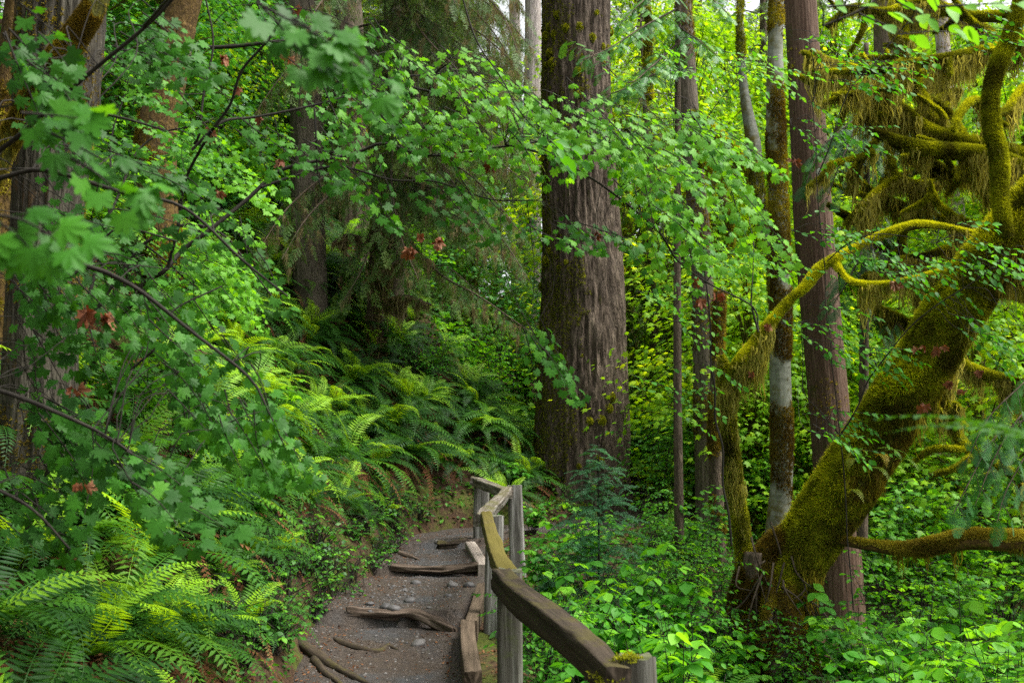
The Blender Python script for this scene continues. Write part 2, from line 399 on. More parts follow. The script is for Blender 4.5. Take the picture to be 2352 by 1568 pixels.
# ------------------------------------------------------------------ timber
def woodmat(name, dark, mid, light, green=None, thr=.5, along=2.):
    m = NT(name); v = m.attr('bark'); w_ = m.map(v, (55, 55, along)); n = m.noise(w_, 1, 6, .65, .4)
    n_ = m.noise(m.map(v, (16, 16, 1.2)), 1, 4, .6)
    h = m.math('ADD', m.math('MULTIPLY', n, .6), m.math('MULTIPLY', n_, .5))
    col = m.ramp(h, (.34, dark), (.52, mid), (.74, light))
    if green:
        z = m.n('ShaderNodeSeparateXYZ'); m.l(m.geo('Normal'), z.inputs[0])
        k = m.math('ADD', m.noise(v, 5, 6, .7), m.math('MULTIPLY', z.outputs[2], .16)); col = m.mix(m.ramp(k, (thr, 0), (thr+.12, .85)), col, green)
    m.pr(col, .85, m.bump(h, .9, .012), .2); return m.m
M['post'] = woodmat('weathered grey split cedar', (.02, .017, .013), (.125, .117, .103), (.34, .33, .31), (.10, .11, .06), .63)
M['post_wet'] = woodmat('damp dark split cedar', (.012, .010, .007), (.07, .064, .05), (.18, .175, .15), (.07, .08, .03), .56)
M['rail'] = woodmat('damp brown rail', (.008, .006, .004), (.030, .022, .014), (.066, .048, .033), (.05, .042, .012), .6)
M['rail_grey'] = woodmat('grey rail', (.03, .025, .02), (.12, .10, .078), (.34, .32, .29), (.09, .085, .03), .6)
M['rail_moss'] = woodmat('algae stained rail', (.03, .022, .010), (.085, .066, .02), (.13, .105, .033), (.09, .075, .012), .52)
M['kerb'] = woodmat('brown squared timber', (.024, .017, .011), (.07, .05, .033), (.12, .088, .06))
M['kerb_pale'] = woodmat('pale new timber', (.14, .11, .09), (.24, .20, .17), (.33, .29, .25))
M['log'] = woodmat('trodden log', (.02, .014, .010), (.07, .05, .036), (.17, .13, .10))

def beam(buf, pts, ws, hs, seg=.06, seed=0, rough=.012, up=(0, 0, 1), chamfer=.18, twist=0, splint=0):
    """split-timber beam: a rough rectangle swept along pts"""
    C, tt = catmull(pts, seg); n = len(C)
    W = np.interp(tt, np.linspace(0, len(pts)-1, len(ws)), ws); H = np.interp(tt, np.linspace(0, len(pts)-1, len(hs)), hs)
    t = norm(np.gradient(C, axis=0)); up = np.asarray(up, float); up = up+np.zeros_like(C)
    a = norm(np.cross(t, up)); u2 = np.cross(a, t)
    per = []
    c = chamfer; K = 5
    for (x0, y0, x1, y1) in ((-1+c, -1, 1-c, -1), (1, -1+c, 1, 1-c), (1-c, 1, -1+c, 1), (-1, 1-c, -1, -1+c)):
        for i in range(K+1): per.append((lerp(x0, x1, i/K), lerp(y0, y1, i/K)))
    per = np.array(per); m = len(per)
    s = np.concatenate([[0], np.cumsum(np.linalg.norm(np.diff(C, axis=0), axis=1))])
    q = per[None]*np.stack([W, H], 1)[:, None]/2
    ang = np.arctan2(per[:, 1], per[:, 0])
    nn = fbm(np.stack([np.repeat(np.cos(ang)[None]*4, n, 0), np.repeat(np.sin(ang)[None]*4, n, 0), np.repeat(s[:, None]*2.2, m, 1)+seed*7.3], -1), 4, seed)-.5
    fine = fbm(np.stack([np.repeat(np.cos(ang)[None]*14, n, 0), np.repeat(np.sin(ang)[None]*14, n, 0), np.repeat(s[:, None]*2, m, 1)+seed], -1), 3, seed+5)-.5
    sc = 1+(nn*rough*4+fine*rough*2.5)/(np.minimum(W, H)[:, None]/2)
    q = q*sc[..., None]
    if twist:
        th = s/s[-1]*twist; q = np.stack([q[..., 0]*np.cos(th)[:, None]-q[..., 1]*np.sin(th)[:, None], q[..., 0]*np.sin(th)[:, None]+q[..., 1]*np.cos(th)[:, None]], -1)
    V = C[:, None]+q[..., :1]*a[:, None]+q[..., 1:]*u2[:, None]
    if splint:
        e = (fbm(np.stack([per[:, 0]*3, per[:, 1]*3, np.full(m, seed*1.7)], -1), 3, seed+9)-.5)*splint
        V[-1] += t[-1]*e[:, None]; V[0] -= t[0]*e[::-1][:, None]
    bk = np.stack([q[..., 0], q[..., 1], np.repeat(s[:, None], m, 1)+seed*3.1], -1)
    i = np.arange(n-1)[:, None]*m; j = np.arange(m)[None]; k = (j+1) % m
    A, B, Cq, D = i+j, i+k, i+m+k, i+m+j
    T = np.concatenate([np.stack([A, B, Cq], -1).reshape(-1, 3), np.stack([A, Cq, D], -1).reshape(-1, 3)])
    buf.add(V.reshape(-1, 3), T, 0, .5, bk.reshape(-1, 3))
    for e, fl in ((0, 1), (n-1, 0)):       # ends: a ring and a centre, slightly hollow
        ring = V[e]; c0 = ring.mean(0); inner = c0+(ring-c0)*.5+(fbm(ring*25, 2, seed)-.5)[:, None]*.012*t[e]
        VV = np.vstack([ring, inner, c0]); j = np.arange(m); k = (j+1) % m
        TT = np.vstack([np.stack([j, k, m+k], -1), np.stack([j, m+k, m+j], -1), np.stack([m+j, m+k, np.full(m, 2*m)], -1)])
        bb = np.vstack([ring, inner, c0[None]])*[.6, .6, .6]
        buf.add(VV, TT[:, ::-1] if fl else TT, 0, .5, bb)

# ---- fence: five posts and four rails, each lying against the next post
def post(u, vtop, vbase_z, d, wpx, mat, label, lean=(0, 0), seed=1, cap_slant=0, deep=None, wd=None):
    top = P(u, vtop, d); zb = (g1(top[0], d) if vbase_z is None else vbase_z)-.25
    wdt = px(wpx, d)
    b = Buf(); base = np.array([top[0]+lean[0], d+lean[1], zb])
    beam(b, [base, (base*.6+top*.4), top], [wdt*1.08, wdt, wdt*.92], [wd or wdt*.85]*2, .05, seed, .006, (0, 1, 0), .22, 0, .05)
    return b, base
fence = thing('split_rail_fence', 'weathered split cedar rail fence zigzagging along the right edge of the dirt trail', 'fence', P(1140, 1500, 9.7)*[1, 1, 0]+[0, 0, .2])
POSTS = [(1106, 1108, 15.8, 36, 'post', 'grey post at the far end of the fence', 2, (0, 0)),
         (1182, 1114, 13.5, 34, 'post', 'pale grey post with deep vertical cracks', 3, (.05, 0)),
         (1137, 1184, 9.7, 40, 'post', 'grey squared post where the mossy rail starts', 4, (-.02, 0)),
         (1172, 1308, 6.8, 56, 'post_wet', 'dark damp post under the junction of two rails', 5, (0, 0)),
         (1462, 1508, 4.6, 84, 'post_wet', 'mossy topped post at the bottom of the picture', 6, (.02, 0))]
for (u, v, d, wpx, mt, lab, sd_, ln) in POSTS:
    b, base = post(u, v, None, d, wpx, M[mt], lab, ln, sd_)
    o = b.build('post', M[mt], fence); o['label'] = lab
RAILS = [([(1083, 1103, 15.6), (1100, 1108, 15.5), (1130, 1120, 14.6), (1166, 1134, 13.35)], (.17, .15), (.13, .12), 'rail_grey', 'grey rail between the two far posts', 11, .1),
         ([(1165, 1126, 13.4), (1150, 1148, 12.0), (1128, 1168, 10.8), (1106, 1196, 9.55)], (.13, .13), (.11, .12), 'rail_grey', 'worn rail with a pale bare edge', 12, .25),
         ([(1116, 1186, 9.6), (1128, 1236, 8.6), (1146, 1286, 7.7), (1168, 1328, 6.85)], (.10, .13), (.11, .11), 'rail_moss', 'ochre algae stained rail', 13, 0),
         ([(1150, 1328, 6.75), (1186, 1366, 6.35), (1250, 1418, 5.8), (1330, 1482, 5.1), (1420, 1570, 4.45)], (.13, .15, .12), (.14, .15, .14), 'rail', 'thick dark brown rail coming towards the viewer', 14, .1)]
for pts, ws, hs, mt, lab, sd_, tw in RAILS:
    b = Buf(); p = PL(*pts); g = rng(sd_); p[1:-1] += g.normal(0, .003, (len(p)-2, 3))
    beam(b, p, ws, hs, .05, sd_, .006, (0, 0, 1), .12, tw, .05)
    o = b.build('rail', M[mt], fence); o['label'] = lab
MOSS_SPOTS = [(1400, 1560, 4.5, .05, 260), (1440, 1512, 4.55, .04, 220), (1170, 1326, 6.8, .05, 160), (1116, 1186, 9.6, .04, 90)]
# second fence, far behind the big trunk
fence2 = thing('split_rail_fence', 'far grey rail fence glimpsed through leaves right of the huge trunk', 'fence', (4.3, 26, g1(4.3, 26)))
for u, v, d, wpx, s_ in ((1524, 1046, 26, 13, 31), (1690, 1036, 27.5, 12, 32), (1440, 1062, 25, 12, 33)):
    top = P(u, v, d); b = Buf(); zb = g1(top[0], d)-.2
    beam(b, [[top[0], d, min(zb, top[2]-1.0)], top], [px(wpx, d)]*2, [px(wpx, d)]*2, .08, s_, .006, (0, 1, 0), .2)
    b.build('post', M['post'], fence2)
for pts, s_ in (([(1430, 1060, 24.9), (1524, 1050, 25.9)], 35), ([(1518, 1050, 25.8), (1600, 1044, 26.6), (1692, 1040, 27.3)], 36)):
    b = Buf(); beam(b, PL(*pts), [.14, .12], [.13, .13], .08, s_, .01); b.build('rail', M['rail_grey'], fence2)

# ---- squared edging timbers
def timber(name, pts, w_, h_, mt, label, seed, rough=.0008, spl=0.):
    """pts: (u, v, d) of the top face"""
    b = Buf(); p = PL(*pts)-[0, 0, h_/2]
    beam(b, p, [w_]*2, [h_]*2, .06, seed, rough, (0, 0, 1), .06, 0, spl)
    tag(b.build_at(name, M[mt], p[0]-[0, 0, h_/2]), label, 'edging timber', 'timbers edging the trail')
timber('edging_timber', [(1074, 1422, 9.35), (1076, 1470, 8.5), (1087, 1540, 7.5)], .13, .24, 'kerb', 'brown edging timber with a broken near end beside the dark post', 41, .0008, .14)
timber('edging_timber', [(1108, 1338, 11.4), (1082, 1424, 9.3)], .11, .2, 'kerb', 'brown edging timber slanting behind the squared grey fence post', 42)
timber('edging_timber', [(1080, 1243, 15.0), (1112, 1296, 12.6)], .15, .2, 'kerb_pale', 'pale edging timber at the foot of the farthest fence post', 43)

# ---- step logs and roots on the trail
def log(name, pts, rad, mt, label, cat, seed, group=None, sides=14, sink=.3):
    q = []
    for (u, v, d) in pts:
        p = P(u, v, d); q.append([p[0], d, pz(p[0], d)])
    q = np.array(q); rad = [x*.78 for x in rad]; r = np.interp(np.linspace(0, 1, len(q)), np.linspace(0, 1, len(rad)), rad); q[:, 2] += r*(.35-sink)
    def amp(th, s, bk): return (fbm(np.stack([np.cos(th)*1.6, np.sin(th)*1.6, s*5+seed], -1), 3, seed)-.5)*.6
    b = Buf(); Sweep(q, r, sides, .04, amp).add(b)
    return tag(b.build_at(name, M[mt], q[0]), label, cat, group)
def step_log(pts, ws, mt, label, seed, up_=.02):
    q = []
    for (u, v, d) in pts:
        p = P(u, v, d); q.append([p[0], d, 0])
    q = np.array(q); z = [max(pz(a, b_+.12), pz(a, b_-.02)) for a, b_, _ in q]; q[:, 2] = np.array(z)-.05+up_
    b = Buf(); beam(b, q, [x*.62 for x in ws], [.09]*2, .03, seed, .022, (0, 0, 1), .35, 0, .06)
    return tag(b.build_at('step_log', M[mt], q[0]), label, 'step log', 'step logs in the trail')
step_log([(796, 1404, 10.05), (900, 1404, 10.02), (960, 1408, 9.95), (1045, 1430, 9.65)], [.07, .12, .10, .09], 'log', 'brown step log across the trail, the nearer one level with the timber bend', 51)
step_log([(900, 1304, 12.85), (960, 1312, 12.8), (1030, 1312, 12.75), (1098, 1314, 12.7)], [.10, .12, .09, .07], 'log', 'pale step log across the trail above the pebbles', 52)
step_log([(1005, 1262, 15.1), (1040, 1256, 15.2), (1074, 1250, 15.3)], [.08, .09, .08], 'rail', 'dark wet step log at the trail bend by the pale timber', 53)
log('tree_root', [(900, 1266, 14.6), (925, 1274, 14.2), (955, 1288, 13.8), (965, 1292, 13.6)], [.07, .06, .03, .01], 'log', 'smooth pale root sloping off the bank onto the trail', 'root', 54, 'roots crossing the trail')
log('tree_root', [(768, 1450, 9.4), (790, 1464, 9.2), (830, 1472, 9.0), (870, 1474, 8.95), (892, 1462, 9.1), (915, 1470, 9.0)], [.02, .045, .04, .035, .045, .008], 'rail', 'thin dark root curving across the trail below the nearer step log', 'root', 55, 'roots crossing the trail')
log('tree_root', [(690, 1474, 9.0), (735, 1486, 8.7), (762, 1506, 8.5), (800, 1508, 8.3), (835, 1532, 8.1), (862, 1538, 8.0)], [.06, .075, .05, .045, .03, .01], 'rail', 'knotty dark root running from the bank foot, the upper of the forked pair', 'root', 56, 'roots crossing the trail')
log('tree_root', [(722, 1496, 8.6), (745, 1515, 8.3), (775, 1532, 8.1), (805, 1556, 7.8)], [.055, .045, .035, .012], 'rail', 'reddish dark root forking downhill, the lower of the forked pair', 'root', 57, 'roots crossing the trail')

def rockmesh(seed, flat=.6):
    import bmesh
    bm = bmesh.new(); bmesh.ops.create_icosphere(bm, subdivisions=3, radius=1)
    V = np.array([v.co[:] for v in bm.verts]); T = np.array([[v.index for v in f.verts] for f in bm.faces]); bm.free()
    V = V*(1+.45*(fbm(V*1.1+seed*3.7, 3, seed)-.5))[:, None]*[1, .8, flat]; return V, T
m = NT('grey river stone'); v = m.obj(); n = m.noise(v, 3, 6, .6)
c = m.ramp(m.n('ShaderNodeObjectInfo').outputs['Random'], (0, (.03, .03, .032)), (.5, (.06, .06, .062)), (1, (.12, .11, .10)))
m.pr(m.mix(m.math('MULTIPLY', n, .6), c, (.07, .06, .055)), .6, m.bump(n, .4, .02), .4); M['stone'] = m.m
RK = [Buf().add(*rockmesh(k, .55)).mesh('stone', M['stone']) for k in range(5)]
def rock(u, v, size, label, grp, g):
    h = hit(u, v); o = bpy.data.objects.new('stone', RK[int(g.integers(5))]); COL.objects.link(o)
    x, y = h[0], h[1]; z = pz(x, y) if abs(near_path([x], [y])[0][0]) < HW else h[2]
    o.location = (x, y, z+size*.12); o.rotation_euler = (g.normal(0, .15), g.normal(0, .15), g.random()*6.3); o.scale = (size,)*3
    return tag(o, label, 'stone', grp)
g = rng(5)
for (u, v, s_, lab) in ((884, 1420, .075, 'round blue grey stone below the left part of the nearer step log'), (905, 1429, .085, 'flat dark stone just under the nearer step log'),
                        (960, 1486, .075, 'flat pale stone near the end of the thin root'), (848, 1409, .05, 'small pinkish stone at the left end of the nearer step log'),
                        (955, 1343, .06, 'pale stone beside the little twig under the far step log'), (1040, 1352, .075, 'dark stone in the middle of the trail under the far step log'),
                        (1078, 1362, .08, 'dark angular stone close to the slanting timber'), (1028, 1385, .06, 'rounded stone half buried in the middle of the trail'),
                        (940, 1398, .07, 'grey stone just above the nearer step log'), (1005, 1258, .07, 'brown stone at the trail bend beside the dark step log')):
    rock(u, v, s_, lab, 'larger stones on the trail', g)
g = rng(6)
for k in range(60):
    u, v = g.normal(920, 22), g.normal(1372, 14)
    if k % 3 == 0: u, v = g.uniform(830, 1060), g.uniform(1330, 1480)
    rock(u, v, abs(g.normal(.012, .008))+.007, 'small grey pebble loose on the left half of the dirt trail', 'pebbles on the trail', g)

# gravel and crumbs pressed into the trail
g = rng(7); n = 9000; y = 6.5+11.5*g.random(n)**.9; i = np.array([int(np.argmin(np.abs(Cc[:, 1]-q)+(Cc[:, 0] > 1)*9)) for q in y]); x = Cc[i, 0]+g.uniform(-HW, HW, n)
D, Z, _ = near_path(x, y); z = path_z(x, y, D, Z)
tv = np.array([(-1, -.6, 0), (.9, -.7, 0), (.2, 1, 0), (-.1, -.1, .75), (.5, .3, .5)]); tt = np.array([(0, 1, 3), (1, 4, 3), (1, 2, 4), (2, 0, 3), (2, 3, 4)])
a = g.random(n)*6.28; F = np.stack([np.stack([np.cos(a), np.sin(a), 0*a], -1), np.stack([-np.sin(a), np.cos(a), 0*a], -1), np.tile([0, 0, 1.], (n, 1))], -1)
V = np.einsum('kij,nj->kni', F, tv)*(abs(g.normal(.003, .005, n))+.003)[:, None, None]+np.stack([x, y, z-.001], 1)[:, None]
b = Buf(); b.add(V.reshape(-1, 3), (tt[None]+(np.arange(n)*5)[:, None, None]).reshape(-1, 3), 0, np.repeat(g.random(n), 5))
m = NT('gravel crumbs'); m.pr(m.ramp(m.attr('tint', 'Fac'), (0, (.02, .014, .01)), (.5, (.055, .042, .033)), (.85, (.09, .085, .08)), (1, (.14, .13, .12))), .8); M['gravel'] = m.m
tag(b.build('gravel', M['gravel']), None, None, None, 'stuff')
# ------------------------------------------------------------------ leaf, needle, moss templates (x side, y tip, z normal)
def tris_fan(n): return [(0, i, i+1) for i in range(1, n)]
def tpl_maple(seed=0):
    g = rng(seed)
    tips = [(0, .60), (38, .56), (76, .50), (118, .40)]; out = []
    pts = [(180, .10)]
    seq = [(-118, .40), (-76, .50), (-38, .56), (0, .60), (38, .56), (76, .50), (118, .40)]
    seq = [(a+g.normal(0, 3), r*g.uniform(.86, 1.1)) for a, r in seq]; cup = g.uniform(-.75, .25); fold = g.uniform(-.5, .15)
    pts = []
    for i, (a, r) in enumerate(seq):
        pts.append((a-13, r*.80)); pts.append((a, r)); pts.append((a+13, r*.80))
        if i < 6: pts.append(((a+seq[i+1][0])/2, .33))
    V = [(0, .36, .03)]
    for a, r in pts:
        a = math.radians(a); V.append((r*math.sin(a), .36+r*math.cos(a), cup*r*r+fold*abs(r*math.sin(a))*.5-.25*max(0, r*math.cos(a))**2+(.03 if r < .36 else 0)))
    V.append((0, .28, 0)); n = len(V)-1
    T = tris_fan(n)+[(0, n, 1)]
    # petiole
    V += [(-.012, .3, 0), (.012, .3, 0), (0, -.35, -.03)]; T.append((n+1, n+2, n+3))
    return np.array(V), np.array(T)
def tpl_maple_lo():
    V = [(0, .35, .03), (0, 0, 0)]; 
    for a, r in ((-120, .42), (-88, .26), (-62, .55), (-30, .3), (0, .65), (30, .3), (62, .55), (88, .26), (120, .42)):
        a = math.radians(a); V.append((r*math.sin(a), .35+r*math.cos(a), -.25*r*r))
    n = len(V)-1
    return np.array(V), np.array(tris_fan(n)+[(0, n, 1)])
def tpl_oval(w=.30, fold=.06, droop=.12):
    V = [(0, 0, 0)]; T = []
    ys = [.14, .34, .58, .82]; ws = [.62, 1, .92, .5]
    for y, q in zip(ys, ws): V += [(-w*q, y, fold*q-droop*y*y), (0, y, -droop*y*y), (w*q, y, fold*q-droop*y*y)]
    V.append((0, 1, -droop))
    T += [(0, 2, 1), (0, 3, 2)]
    for k in range(3):
        a = 1+3*k; b = a+3
        T += [(a, a+1, b), (a+1, b+1, b), (a+1, a+2, b+1), (a+2, b+2, b+1)]
    T += [(10, 11, 13), (11, 12, 13)]
    return np.array(V), np.array(T)
def tpl_oval_lo(w=.3):
    V = [(0, 0, 0), (-w, .42, .05), (0, .5, -.03), (w, .42, .05), (0, 1, -.1)]
    return np.array(V), np.array([(0, 2, 1), (0, 3, 2), (1, 2, 4), (2, 3, 4)])
def ribbon(V, T, p, w, side):
    n0 = len(V); p = np.asarray(p, float); n = len(p)
    for i, q in enumerate(p):
        ww = w*(1-i/(n-1)) if n > 1 else w
        V.append(q-side*ww/2); V.append(q+side*ww/2)
    for i in range(n-1):
        a = n0+2*i; T += [(a, a+1, a+3), (a, a+3, a+2)]
def tpl_needles(n=11, tw=.34, nd=.075, seed=0, k=11, flat=.35, wid=.014):
    """hemlock / young fir spray: an axis with side twigs, each with two ranks of needles"""
    g = rng(seed); V = []; T = []
    Y = np.linspace(0, 1, 6); ribbon(V, T, np.stack([0*Y, Y, -.12*Y*Y], 1), .014, np.array([1., 0, 0]))
    tw_ = []
    for i in range(n):
        y = .06+.9*i/n; s = 1 if i % 2 else -1; L = tw*(1-.75*y)*(.8+.4*g.random()); a = math.radians(48+g.normal(0, 6))
        tw_.append((np.array([0, y, -.12*y*y]), np.array([s*math.sin(a), math.cos(a), -.15+g.normal(0, .08)]), L))
    tw_.append((np.array([0, .8, -.08]), np.array([0, 1, -.25]), .25))
    for p, d, L in tw_:
        d = norm(d); sd_ = norm(np.cross(d, [0, 0, 1.])); m = max(4, int(k*L/tw))
        for j in range(m):
            t = (j+.5)/m; q = p+d*L*t
            for s in (-1, 1):
                nn = nd*(1-.3*t)*(.8+.4*g.random()); e = norm(sd_*s+d*.45+np.array([0, 0, flat*g.normal()]))
                n0 = len(V); V += [q-d*wid*.6, q+d*wid*.6, q+e*nn]; T.append((n0, n0+1, n0+2))
    return np.array(V), np.array(T)
def tpl_cedar(seed=0):
    """flat drooping cedar spray"""
    g = rng(seed); V = []; T = []
    n = 15
    for i in range(n+1):
        y = .04+.92*i/n; s = 1 if i % 2 else -1; L = .42*math.sin(PI*min(1, .25+y*.75))*(.85+.3*g.random())+.04; a = math.radians(40)
        p = np.array([0, y, -.18*y*y]); d = norm(np.array([s*math.sin(a), math.cos(a), -.22])); sd_ = norm(np.cross(d, [0, 0, 1.]))
        ribbon(V, T, [p, p+d*L*.5, p+d*L+[0, 0, -.04*L]], .028, sd_)
        for j in range(5):
            t = (j+.6)/5.5; q = p+d*L*t
            for ss in (-1, 1):
                e = norm(d*.85+sd_*ss*.75); l = .10*(1-.6*t)*(.7+.6*g.random()); n0 = len(V)
                V += [q-d*.024, q+d*.026, q+e*l*1.1+[0, 0, -.01]]; T.append((n0, n0+1, n0+2))
    Y = np.linspace(0, 1, 5); ribbon(V, T, np.stack([0*Y, Y, -.18*Y*Y], 1), .03, np.array([1., 0, 0]))
    return np.array(V), np.array(T)
def tpl_strand(seed, n=8, w=.034):
    """hanging moss: tapering wavy ribbons of unequal length falling along +y"""
    g = rng(seed); V = []; T = []
    for i in range(n):
        L = g.uniform(.35, 1)**1.2; x, z = g.normal(0, .07), g.normal(0, .07); t = np.linspace(0, 1, 5)
        p = np.stack([x*(1-.55*t)+.035*np.sin(t*9+g.random()*6), L*t, z*(1-.55*t)+.035*np.sin(t*6+g.random()*6)], 1)
        a = g.random()*PI; ribbon(V, T, p, w*(.5+g.random()), np.array([math.cos(a), 0, math.sin(a)]))
    return np.array(V), np.array(T)
def tpl_tuft(seed, n=5, w=.16):
    """moss tuft standing along +z"""
    g = rng(seed); V = []; T = []
    for i in range(n):
        a = g.random()*2*PI; e = np.array([math.cos(a)*.75, math.sin(a)*.75, .55+.4*g.random()]); s = np.array([-math.sin(a), math.cos(a), 0])*w
        n0 = len(V); V += [-s, s, e*(.7+.5*g.random())]; T.append((n0, n0+1, n0+2))
    return np.array(V), np.array(T)
MV = [tpl_maple(k) for k in range(7)]
TP = dict(maple=MV[0], maple_lo=tpl_maple_lo(), oval=tpl_oval(), oval_w=tpl_oval(.36), oval_lo=tpl_oval_lo(), hem=tpl_needles(wid=.022), hem2=tpl_needles(9, .4, .07, 3, 8), cedar=tpl_cedar(), cedar2=tpl_cedar(4), strand=tpl_strand(1), strand2=tpl_strand(2, 12, .022), tuft=tpl_tuft(1), tuft2=tpl_tuft(2, 4, .12))
TP['hfar'] = tpl_needles(9, .42, .12, 5, 6, .6, .034); TP['hfar2'] = tpl_needles(8, .38, .13, 6, 6, .6, .034)
TP['sap'] = tpl_needles(9, .38, .11, 7, 9, .6, .032)

def randunit(g, n): return norm(g.normal(size=(n, 3)))
def moss_on(buf, sw, n, size, g, up=0., scale=2.2, thr=.45, seed=0, tpl=('tuft', 'tuft2'), shag=.0, tint=(.5, .25), mi=0):
    def mask(p, N, bk): return smooth((fbm(p*scale, 4, seed)+up*N[:, 2]-thr)/.1)
    p, N = sw.sample(n, g, mask); k = len(p)
    if not k: return
    z = norm(N+np.array([0, 0, -shag])+g.normal(0, .25, (k, 3))); x = norm(np.cross(z, randunit(g, k))); y = np.cross(z, x)
    F = np.stack([x, y, z], -1); h = k//2
    t = np.clip(tint[0]+.35*N[:, 2]*.6+(fbm(p*5, 3, seed+4)-.5)*1.5+(fbm(p*1.6, 2, seed+14)-.5)*.8+g.normal(0, .12, k), 0, 1)  # upward tufts tinted lighter: light from above put into the colour
    s = size*g.uniform(.6, 1.4, k)
    bake(buf, TP[tpl[0]], p[:h]-N[:h]*size*.15, F[:h], s[:h], mi, t[:h]); bake(buf, TP[tpl[1]], p[h:]-N[h:]*size*.15, F[h:], s[h:], mi, t[h:])
def hang_on(buf, sw, n, length, g, seed=0, thr=.5, scale=1.6, mi=0, s0=0, s1=1e9, wide=1.):
    def mask(p, N, bk): return (N[:, 2] < .25)*smooth((fbm(p*scale, 3, seed)-thr)/.12)*((bk[:, 2] > s0) & (bk[:, 2] < s1))
    p, N = sw.sample(n, g, mask); k = len(p)
    if not k: return
    L = length*(.2+1.1*fbm(p*scale*2.2, 2, seed+3)**2.2*3.2)*g.uniform(.3, 1.15, k)
    y = norm(np.array([0, 0, -1.])+g.normal(0, .05, (k, 3))); x = norm(np.cross(y, randunit(g, k))); F = np.stack([x, y, np.cross(x, y)], -1)
    F = F*np.stack([np.full(k, wide), np.ones(k), np.full(k, wide)], -1)[:, None, :]
    h = k//2; t = np.clip(g.normal(.5, .22, k), 0, 1)
    bake(buf, TP['strand'], p[:h], F[:h], L[:h], mi, t[:h]); bake(buf, TP['strand2'], p[h:], F[h:], L[h:], mi, t[h:])

def furrow(depth, fr=9, st=1.1, seed=0, flare=None):
    def amp(th, s, bk):
        c = np.cos(th); si = np.sin(th)
        q = np.stack([c*fr/2, si*fr/2, s*st], -1); r = 1-np.abs(fbm(q, 4, seed)*2-1)*2.2
        big = (fbm(np.stack([c*1.2, si*1.2, s*.35], -1), 3, seed+3)-.5)*.16
        a = depth*(r-.6)+big
        if flare is not None:
            e = np.exp(-np.maximum(s-flare[0], 0)/flare[1]); a = a+e*flare[2]*(.35+.65*(fbm(np.stack([c*2, si*2, s*.2], -1), 2, seed+8)))
        return a
    return amp
def trunk_px(pts, wpx, d, base_extra=.6, top_extra=None):
    """pts (u, v[, d]) from the ground up"""
    q = np.array([P(p[0], p[1], p[2] if len(p) > 2 else d) for p in pts])
    rr = px(wpx[0], q[0, 1])/2; zb = min(g1(q[0, 0]+a*rr, q[0, 1]+b_*rr) for a, b_ in ((0, 0), (1, 0), (-1, 0), (0, 1), (0, -1)))
    if q[0, 2] > zb-.25: q = np.vstack([[q[0, 0]-(q[1, 0]-q[0, 0])*.3, q[0, 1], zb-.4], q]); wpx = [wpx[0]]+list(wpx)
    if top_extra:
        e = q[-1]-q[-2]; q = np.vstack([q, q[-1]+norm(e)*top_extra]); wpx = list(wpx)+[wpx[-1]*.55]
    return q, np.array([px(w_, d)/2 for w_ in wpx])

b = Buf(); g = rng(88)
for (u, v, d, r_, n_) in MOSS_SPOTS:
    c_ = P(u, v, d); q_ = c_+g.normal(0, 1, (n_, 3))*[r_*.7, r_*.6, r_*.22]; z_ = norm(g.normal(0, .5, (n_, 3))+[0, -.3, 1]); x_ = norm(np.cross(z_, g.normal(size=(n_, 3))))
    bake(b, TP['tuft'], q_, np.stack([x_, np.cross(z_, x_), z_], -1), g.uniform(.008, .022, n_), 0, np.clip(g.normal(.35, .2, n_), 0, 1))
o = b.build('moss_patches', M['moss'], fence)
# ------------------------------------------------------------------ the big fir
q, r = trunk_px([(1338, 1140), (1338, 1000), (1338, 700), (1330, 400), (1322, 0)], [214, 206, 188, 172, 156], 20, top_extra=14)
t = thing('giant_fir', 'huge straight conifer trunk with furrowed brown bark standing behind the fence', 'tree', (q[0, 0], q[0, 1], g1(q[0, 0], q[0, 1])))
sw = Sweep(q, r, 220, .045, furrow(.11, 15, .9, 2, (0, .9, .22)))
b = Buf(); sw.add(b); b.build('trunk', M['fir'], t)
g = rng(11); b = Buf()
def mk(p, N, bk): return smooth((fbm(p*[2.2, 2.2, 1.3], 4, 7)-.25*N[:, 0]-.10*N[:, 1]*0-.62)/.08+.15*(p[:, 2] < 3)*(N[:, 0] < -.3))
p, N = sw.sample(150000, g, mk); k = len(p); z = norm(N+g.normal(0, .3, (k, 3))); x = norm(np.cross(z, randunit(g, k)))
bake(b, TP['tuft'], p-N*.01, np.stack([x, np.cross(z, x), z], -1), g.uniform(.02, .05, k), 0, np.clip(g.normal(.25, .2, k), 0, 1))
# round moss cushions
cu, cn = sw.sample(2600, g); kk = (cn[:, 1] < .3) & (fbm(cu*1.3, 3, 12) > .57); cu, cn = cu[kk][:120], cn[kk][:120]
for c, n_ in zip(cu, cn):
    m_ = 90; z = norm(n_+g.normal(0, .7, (m_, 3))); z = z*np.sign((z@n_))[:, None]; R_ = g.uniform(.035, .10)
    x = norm(np.cross(z, randunit(g, m_))); bake(b, TP['tuft'], c+z*R_*.8*[1, 1, 1.2], np.stack([x, np.cross(z, x), z], -1), R_*.5, 0, np.clip(g.normal(.45, .2, m_), 0, 1))
b.build('moss', M['moss'], t)

